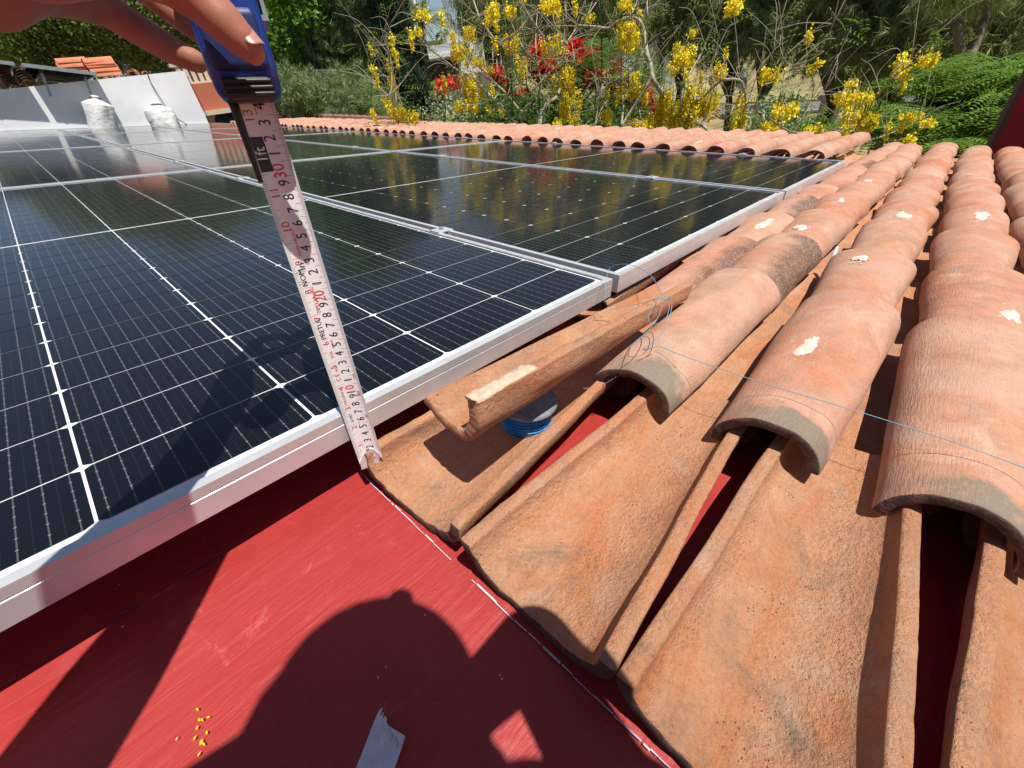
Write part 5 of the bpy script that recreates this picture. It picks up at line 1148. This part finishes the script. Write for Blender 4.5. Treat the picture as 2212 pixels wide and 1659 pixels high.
for s, t in ((.0085, .03), (.0005, .16), (.013, -.01)):
    q = blade(s, t, .0012) - HK; b = MB(); b.lathe([(0, 0), (.0019, 0), (.0014, .0009), (0, .0011)], 12)
    o = b.build('rivet', M['grey_metal'], hko); o.matrix_basis = Matrix.Translation(q.tolist()) @ Vector(fn.tolist()).to_track_quat('Z', 'Y').to_matrix().to_4x4()
# case: rounded block, thin side to the camera
cu_, cw_, ca_ = bd, wd, -fn          # up, across, away
def case_block(name, mat, half, prof2, bev=.006, seg=5):   # prof2: closed outline in (away, up); extruded across with rounded rims
    n = len(prof2); P2 = np.array(prof2); cen = P2.mean(0); V = []; rows = []
    lay = [(-half, bev)] + [(-half + bev * (1 - math.cos(a)), bev * (1 - math.sin(a))) for a in np.linspace(.2, math.pi / 2, seg)] + [(half - bev * (1 - math.cos(a)), bev * (1 - math.sin(a))) for a in np.linspace(math.pi / 2, .2, seg)] + [(half, bev)]
    for x, ins in lay:
        d = P2 - cen; L_ = np.linalg.norm(d, axis=1)[:, None]; Q = cen + d * (1 - ins / L_)
        V += [MT - HK + cw_ * x + ca_ * q[0] + cu_ * q[1] for q in Q]
    F = [(i * n + k, i * n + (k + 1) % n, (i + 1) * n + (k + 1) % n, (i + 1) * n + k) for i in range(len(lay) - 1) for k in range(n)] + [tuple(range(n))[::-1], tuple((len(lay) - 1) * n + k for k in range(n))]
    return link(name, mesh(name, V, F, True), mat, tm)
def rounded(x0, y0, x1, y1, r0, k=6):
    out = []
    for cx, cy, a0 in ((x1 - r0, y1 - r0, 0), (x0 + r0, y1 - r0, 90), (x0 + r0, y0 + r0, 180), (x1 - r0, y0 + r0, 270)):
        for i in range(k + 1): a = math.radians(a0 + 90 * i / k); out.append((cx + r0 * math.cos(a), cy + r0 * math.sin(a)))
    return out
case_block('case', M['case_blue'], .0205, rounded(-.0200, -.001, .052, .078, .018), .007)
case_block('rubber_lip', M['rubber'], .0150, rounded(-.0215, -.0025, .004, .0115, .005), .003)
for z in (.001, .0045, .008): case_block('lip_ridge', M['rubber'], .0148, rounded(-.0238, z - .0012, -.016, z + .0012, .001, 3), .0009)
case_block('thumb_recess', plain('dark_blue_grip', (.008, .022, .12), .5), .0165, rounded(-.0222, .013, -.008, .046, .005), .003)
b = MB(); c_ = MT - HK
def cp(x, a, u): return c_ + cw_ * x + ca_ * a + cu_ * u
for x0, x1, a0, a1, u0, u1 in ((.0225, .0250, -.004, .030, .042, .078),):
    b.add([cp(x, a, u) for u in (u0, u1) for a in (a0, a1) for x in (x0, x1)], [(0, 2, 3, 1), (4, 5, 7, 6), (0, 1, 5, 4), (2, 6, 7, 3), (0, 4, 6, 2), (1, 3, 7, 5)])
b.add([cp(x, a, u) for u in (.042, .045) for a in (-.004, .030) for x in (.0195, .0225)], [(0, 2, 3, 1), (4, 5, 7, 6), (0, 1, 5, 4), (2, 6, 7, 3), (0, 4, 6, 2), (1, 3, 7, 5)])
b.build('belt_clip', M['grey_metal'], tm)
b = MB(); pts = []                   # added black strip along the left edge, standing in for the blade's curled back
tg = [blade(BL - s, -.505, -.001) - HK for s in np.linspace(0, .052, 9)]
b.tube(tg, [.0034 - .0002 * i for i in range(9)], 8); b.build('blade_curl_strip', M['rubber'], tm, smooth=True)

# ------------------------------------------------------------------ the photographer: bare left hand in view, body crouched behind the camera
def capsule(b, p0, p1, r0, r1, seg=18, flat=None):
    p0, p1 = np.asarray(p0, float), np.asarray(p1, float); d = p1 - p0; L = np.linalg.norm(d); d /= L + 1e-12
    a = np.array([0, 0, 1.0]) if abs(d[2]) < .9 else np.array([1.0, 0, 0]); x = np.cross(d, a); x /= np.linalg.norm(x); y = np.cross(d, x); V = []; rows = 0
    prof_ = [(-r0 * math.cos(q), r0 * math.sin(q)) for q in np.linspace(.0, math.pi / 2, 6)] + [(L + r1 * math.sin(q), r1 * math.cos(q)) for q in np.linspace(0, math.pi / 2, 6)]
    for z, rr in prof_[1:-1]:
        rows += 1
        for k in range(seg): t = 2 * math.pi * k / seg; V.append(p0 + d * z + (x * math.cos(t) + y * math.sin(t)) * rr)
    V = [p0 + d * prof_[0][0]] + V + [p0 + d * prof_[-1][0]]; e_ = len(V) - 1
    F = [(0, 1 + (k + 1) % seg, 1 + k) for k in range(seg)] + [(1 + i * seg + k, 1 + i * seg + (k + 1) % seg, 1 + (i + 1) * seg + (k + 1) % seg, 1 + (i + 1) * seg + k) for i in range(rows - 1) for k in range(seg)] + [(e_, 1 + (rows - 1) * seg + k, 1 + (rows - 1) * seg + (k + 1) % seg) for k in range(seg)]
    b.add(V, F)
def chain(b, pts):                    # pts: (point, radius)
    for (p, r0), (q, r1) in zip(pts[:-1], pts[1:]): capsule(b, p, q, r0, r1)
def ell(b, c, ax3, seg=20):           # ellipsoid from three axis vectors
    V = []; n = 12
    for i in range(1, n):
        t = math.pi * i / n
        for k in range(seg): a = 2 * math.pi * k / seg; V.append(c + ax3[0] * math.sin(t) * math.cos(a) + ax3[1] * math.sin(t) * math.sin(a) + ax3[2] * math.cos(t))
    V = [c + ax3[2]] + V + [c - ax3[2]]; e_ = len(V) - 1
    F = [(0, 1 + k, 1 + (k + 1) % seg) for k in range(seg)] + [(1 + i * seg + k, 1 + (i + 1) * seg + k, 1 + (i + 1) * seg + (k + 1) % seg, 1 + i * seg + (k + 1) % seg) for i in range(n - 2) for k in range(seg)] + [(e_, 1 + (n - 2) * seg + (k + 1) % seg, 1 + (n - 2) * seg + k) for k in range(seg)]
    b.add(V, F)
A_ = np.array
wrist = A_([-.722, -.080, .345]); elbow = A_([-.972, -.318, .385]); shL = A_([-.768, -.405, .47]); shR = A_([-.645, -.638, .455]); elR = A_([-.584, -.424, .36]); haR = A_([-.686, -.402, .312])
neck = A_([-.716, -.505, .51]); head = A_([-.722, -.450, .612]); chest = A_([-.735, -.600, .40]); hips = A_([-.80, -.88, .10])
kL, kR = A_([-1.06, -.62, .16]), A_([-.62, -.95, .20]); fL, fR = A_([-1.08, -.72, -.075]), A_([-.70, -.86, -.075])
b = MB()
# hand
kn = [rz(135, -52, .262), rz(170, -75, .275)]
chain(b, [(rz(546, 112, .246), .0074), (rz(520, 86, .242), .0096), (rz(486, 50, .237), .0113), (rz(430, -2, .230), .0119), (rz(345, -62, .220), .0138), (rz(210, -110, .203), .0175), (rz(40, -130, .175), .021)])
chain(b, [(rz(424, 133, .318), .0082), (rz(365, 105, .309), .0102), (rz(285, 56, .299), .0110), (rz(222, 14, .288), .0116), (rz(150, -14, .268), .0138), (rz(40, -50, .235), .017)])
chain(b, [(rz(452, 88, .334), .0082), (rz(360, 16, .322), .0098), (rz(290, -38, .312), .0104), (rz(200, -80, .295), .011), (rz(90, -90, .25), .016)])
chain(b, [(rz(480, 30, .345), .0074), (rz(410, -50, .318), .0092), (rz(320, -118, .276), .0115), (rz(190, -160, .255), .0140), (rz(60, -120, .25), .018)])
chain(b, [(rz(500, -40, .35), .0066), (rz(430, -120, .31), .0084), (rz(330, -215, .266), .0105), (rz(170, -235, .242), .0130), (rz(40, -150, .24), .018)])
chain(b, [(rz(40, -50, .235), .0175), (rz(-60, -50, .205), .022), (wrist + A_([.02, .02, 0]), .026), (wrist, .026)])
chain(b, [(rz(60, -110, .25), .017), (rz(-60, -110, .20), .023), (wrist, .026)])
chain(b, [(rz(150, -60, .262), .0125), (rz(60, -95, .25), .0165), (rz(-40, -100, .215), .021)])
chain(b, [(wrist, .027), (wrist * .55 + elbow * .45, .042), (elbow, .046), (elbow * .5 + shL * .5, .045), (shL, .052)])
# trunk, right arm with the phone, head, legs
chain(b, [(shL, .050), (chest + A_([-.03, .06, .05]), .075), (chest + A_([.03, .04, .05]), .075), (shR, .048)]); chain(b, [(neck + A_([0, -.02, -.04]), .058), (chest, .105), (hips, .135)]); chain(b, [(neck, .055), (head + A_([0, -.03, -.06]), .055)])
chain(b, [(shR, .046), (shR * .5 + elR * .5, .033), (elR, .031), (haR + A_([.03, -.002, .012]), .022), (haR, .024)])
for i in range(4): chain(b, [(haR + A_([0, 0, -.02 + .014 * i]), .0105), (haR + A_([-.034, .022, -.022 + .014 * i]), .0085), (haR + A_([-.054, .018, -.02 + .014 * i]), .0075)])
chain(b, [(haR + A_([0, -.01, .02]), .012), (haR + A_([-.03, .002, .035]), .009), (haR + A_([-.05, .006, .03]), .008)])
ell(b, head, [A_([.062, -.056, 0]), A_([.056, .060, -.02]), A_([.01, .02, .104])]); ell(b, head + A_([.02, .03, -.055]), [A_([.045, -.04, 0]), A_([.045, .05, 0]), A_([0, 0, .06])])
fwd = A_([.66, .72, -.25]); fwd /= np.linalg.norm(fwd); rt = A_([.73, -.68, 0])
chain(b, [(head + fwd * .085 + A_([0, 0, -.0]), .010), (head + fwd * .105 + A_([0, 0, -.028]), .013)])
for s_ in (-1, 1): ell(b, head + rt * s_ * .078 - fwd * .005, [rt * .008, fwd * .018, A_([0, 0, .032])]); ell(b, head + rt * s_ * .03 + fwd * .075, [rt * .014, fwd * .012, A_([0, 0, .011])])
ell(b, head + fwd * .085 + A_([0, 0, -.06]), [rt * .024, fwd * .012, A_([0, 0, .010])])
chain(b, [(hips + A_([-.08, .06, 0]), .088), (kL, .058), (fL, .042), (fL + A_([.05, .10, -.0]), .034)]); chain(b, [(hips + A_([.08, -.03, 0]), .088), (kR, .058), (fR, .042), (fR + A_([.08, .10, -.0]), .034)])
def skin_mat():
    g = G('skin', .48, .4); v = g.coord(); f = g.noise(v, 45, 5, .6); k = g.noise(v, 260, 3, .6); w_ = g.noise(g.coord((1, 1, 1)), 14, 3)
    c = g.ramp(w_, [(.35, (.35, .142, .090)), (.65, (.43, .195, .128))]); c = g.mix(g.ramp(f, [(.40, .3), (.6, 0)]), c, (.36, .11, .07)); g.color(c)
    g.set(Subsurface_Weight=.18, Subsurface_Scale=.006); g.b.inputs['Subsurface Radius'].default_value = (1, .35, .2); wr = g.n('ShaderNodeTexVoronoi', feature='DISTANCE_TO_EDGE'); g.L.new(v, wr.inputs['Vector']); wr.inputs['Scale'].default_value = 900; g.bump(g.math('ADD', g.math('MULTIPLY', g.ramp(wr.outputs['Distance'], [(0.0, 0.0), (0.15, 1.0)]), .25), g.math('ADD', g.math('MULTIPLY', k, .5), g.math('MULTIPLY', f, 1.2))), .22, .0008); return g.m
ORG = wrist
pe = b.build('person', skin_mat(), None, RWM @ Matrix.Translation(ORG.tolist())); pe.data.transform(Matrix.Translation((-ORG).tolist()))
md = pe.modifiers.new('skin_fuse', 'REMESH'); md.mode = 'VOXEL'; md.voxel_size = .0026; md.use_smooth_shade = True
md = pe.modifiers.new('relax', 'SMOOTH'); md.factor = .5; md.iterations = 7
tag(pe, 'person reaching in with a bare left hand that grips the tape measure', 'person')
# thumb nail
q0 = rz(549, 86, .2400); lng = rz(566, 106, .2420) - rz(524, 62, .2390); lng /= np.linalg.norm(lng); toc = C_CAM - q0; toc /= np.linalg.norm(toc); outw = np.cross(lng, toc); outw = outw if outw @ R_CAM[0] > 0 else -outw
nn_ = toc * .55 + outw * .80; nn_ -= lng * (nn_ @ lng); nn_ /= np.linalg.norm(nn_); sd = np.cross(nn_, lng); axc = rz(534, 98, .2445)
V = []; nl_, na_ = 12, 11
for i in range(nl_):
    t = i / (nl_ - 1); wdt = 1 - (max(0, t - .72) / .30) ** 2 * .5 - (max(0, .2 - t) / .2) ** 2 * .35
    for k in range(na_):
        a = (k / (na_ - 1) - .5) * 1.7 * wdt; V.append(axc + lng * (-.0075 + .0150 * t) + (nn_ * math.cos(a) + sd * math.sin(a)) * (.0090 - .0012 * t) - ORG)
F = [(i * na_ + k, (i + 1) * na_ + k, (i + 1) * na_ + k + 1, i * na_ + k + 1) for i in range(nl_ - 1) for k in range(na_ - 1)]
nm = G('thumb_nail', .28, .5); nm.color((.44, .22, .165)); nail = link('thumb_nail', mesh('thumb_nail', V, F, True), nm.m, pe)
md = nail.modifiers.new('thickness', 'SOLIDIFY'); md.thickness = .0006; md.offset = 0
def cloth(name, chains, mat, vox=.008):
    b = MB()
    for c in chains: chain(b, c)
    o = b.build(name, mat, pe); o.data.transform(Matrix.Translation((-ORG).tolist())); md = o.modifiers.new('fuse', 'REMESH'); md.mode = 'VOXEL'; md.voxel_size = vox; md.use_smooth_shade = True; md = o.modifiers.new('relax', 'SMOOTH'); md.iterations = 4; return o
mid_arm = elbow * .62 + shL * .38; mid_r = elR * .3 + shR * .7
cloth('shirt', [[(mid_arm, .052), (shL, .058)], [(shL, .058), (chest + A_([-.03, .06, .05]), .082), (chest + A_([.03, .04, .05]), .082), (shR, .055)], [(neck + A_([0, -.02, -.06]), .062), (chest, .114), (hips + A_([0, .02, .06]), .145)], [(shR, .055), (mid_r, .046)]], plain('grey_cotton', (.25, .27, .30), .9))
cloth('trousers', [[(hips, .146), (hips + A_([-.08, .06, 0]), .098), (kL, .068), (fL + A_([0, 0, .06]), .052)], [(hips, .146), (hips + A_([.08, -.03, 0]), .098), (kR, .068), (fR + A_([0, 0, .06]), .052)]], plain('denim', (.05, .07, .12), .9))
b = MB(); ell(b, head + A_([-.012, -.016, .028]), [A_([.068, -.062, 0]), A_([.058, .062, -.02]), A_([.0, .01, .088])]); o = b.build('hair', plain('dark_hair', (.02, .015, .012), .6), pe, smooth=True); o.data.transform(Matrix.Translation((-ORG).tolist()))
# the phone that takes the picture
ph = link('phone', None, M=RWM @ Matrix.Translation(C_CAM.tolist()) @ Matrix(np.vstack([np.column_stack([R_CAM[0], -R_CAM[1], -R_CAM[2], np.zeros(3)]), [0, 0, 0, 1]]).tolist()))
tag(ph, 'dark phone held by the photographer behind the view', 'phone'); MB().box((-.125, -.052, .006), (.018, .018, .014)).build('phone_body', M['dark_metal'], ph); MB().box((-.123, -.050, .0142), (.016, .016, .0146)).build('screen', M['dark_glass'], ph)
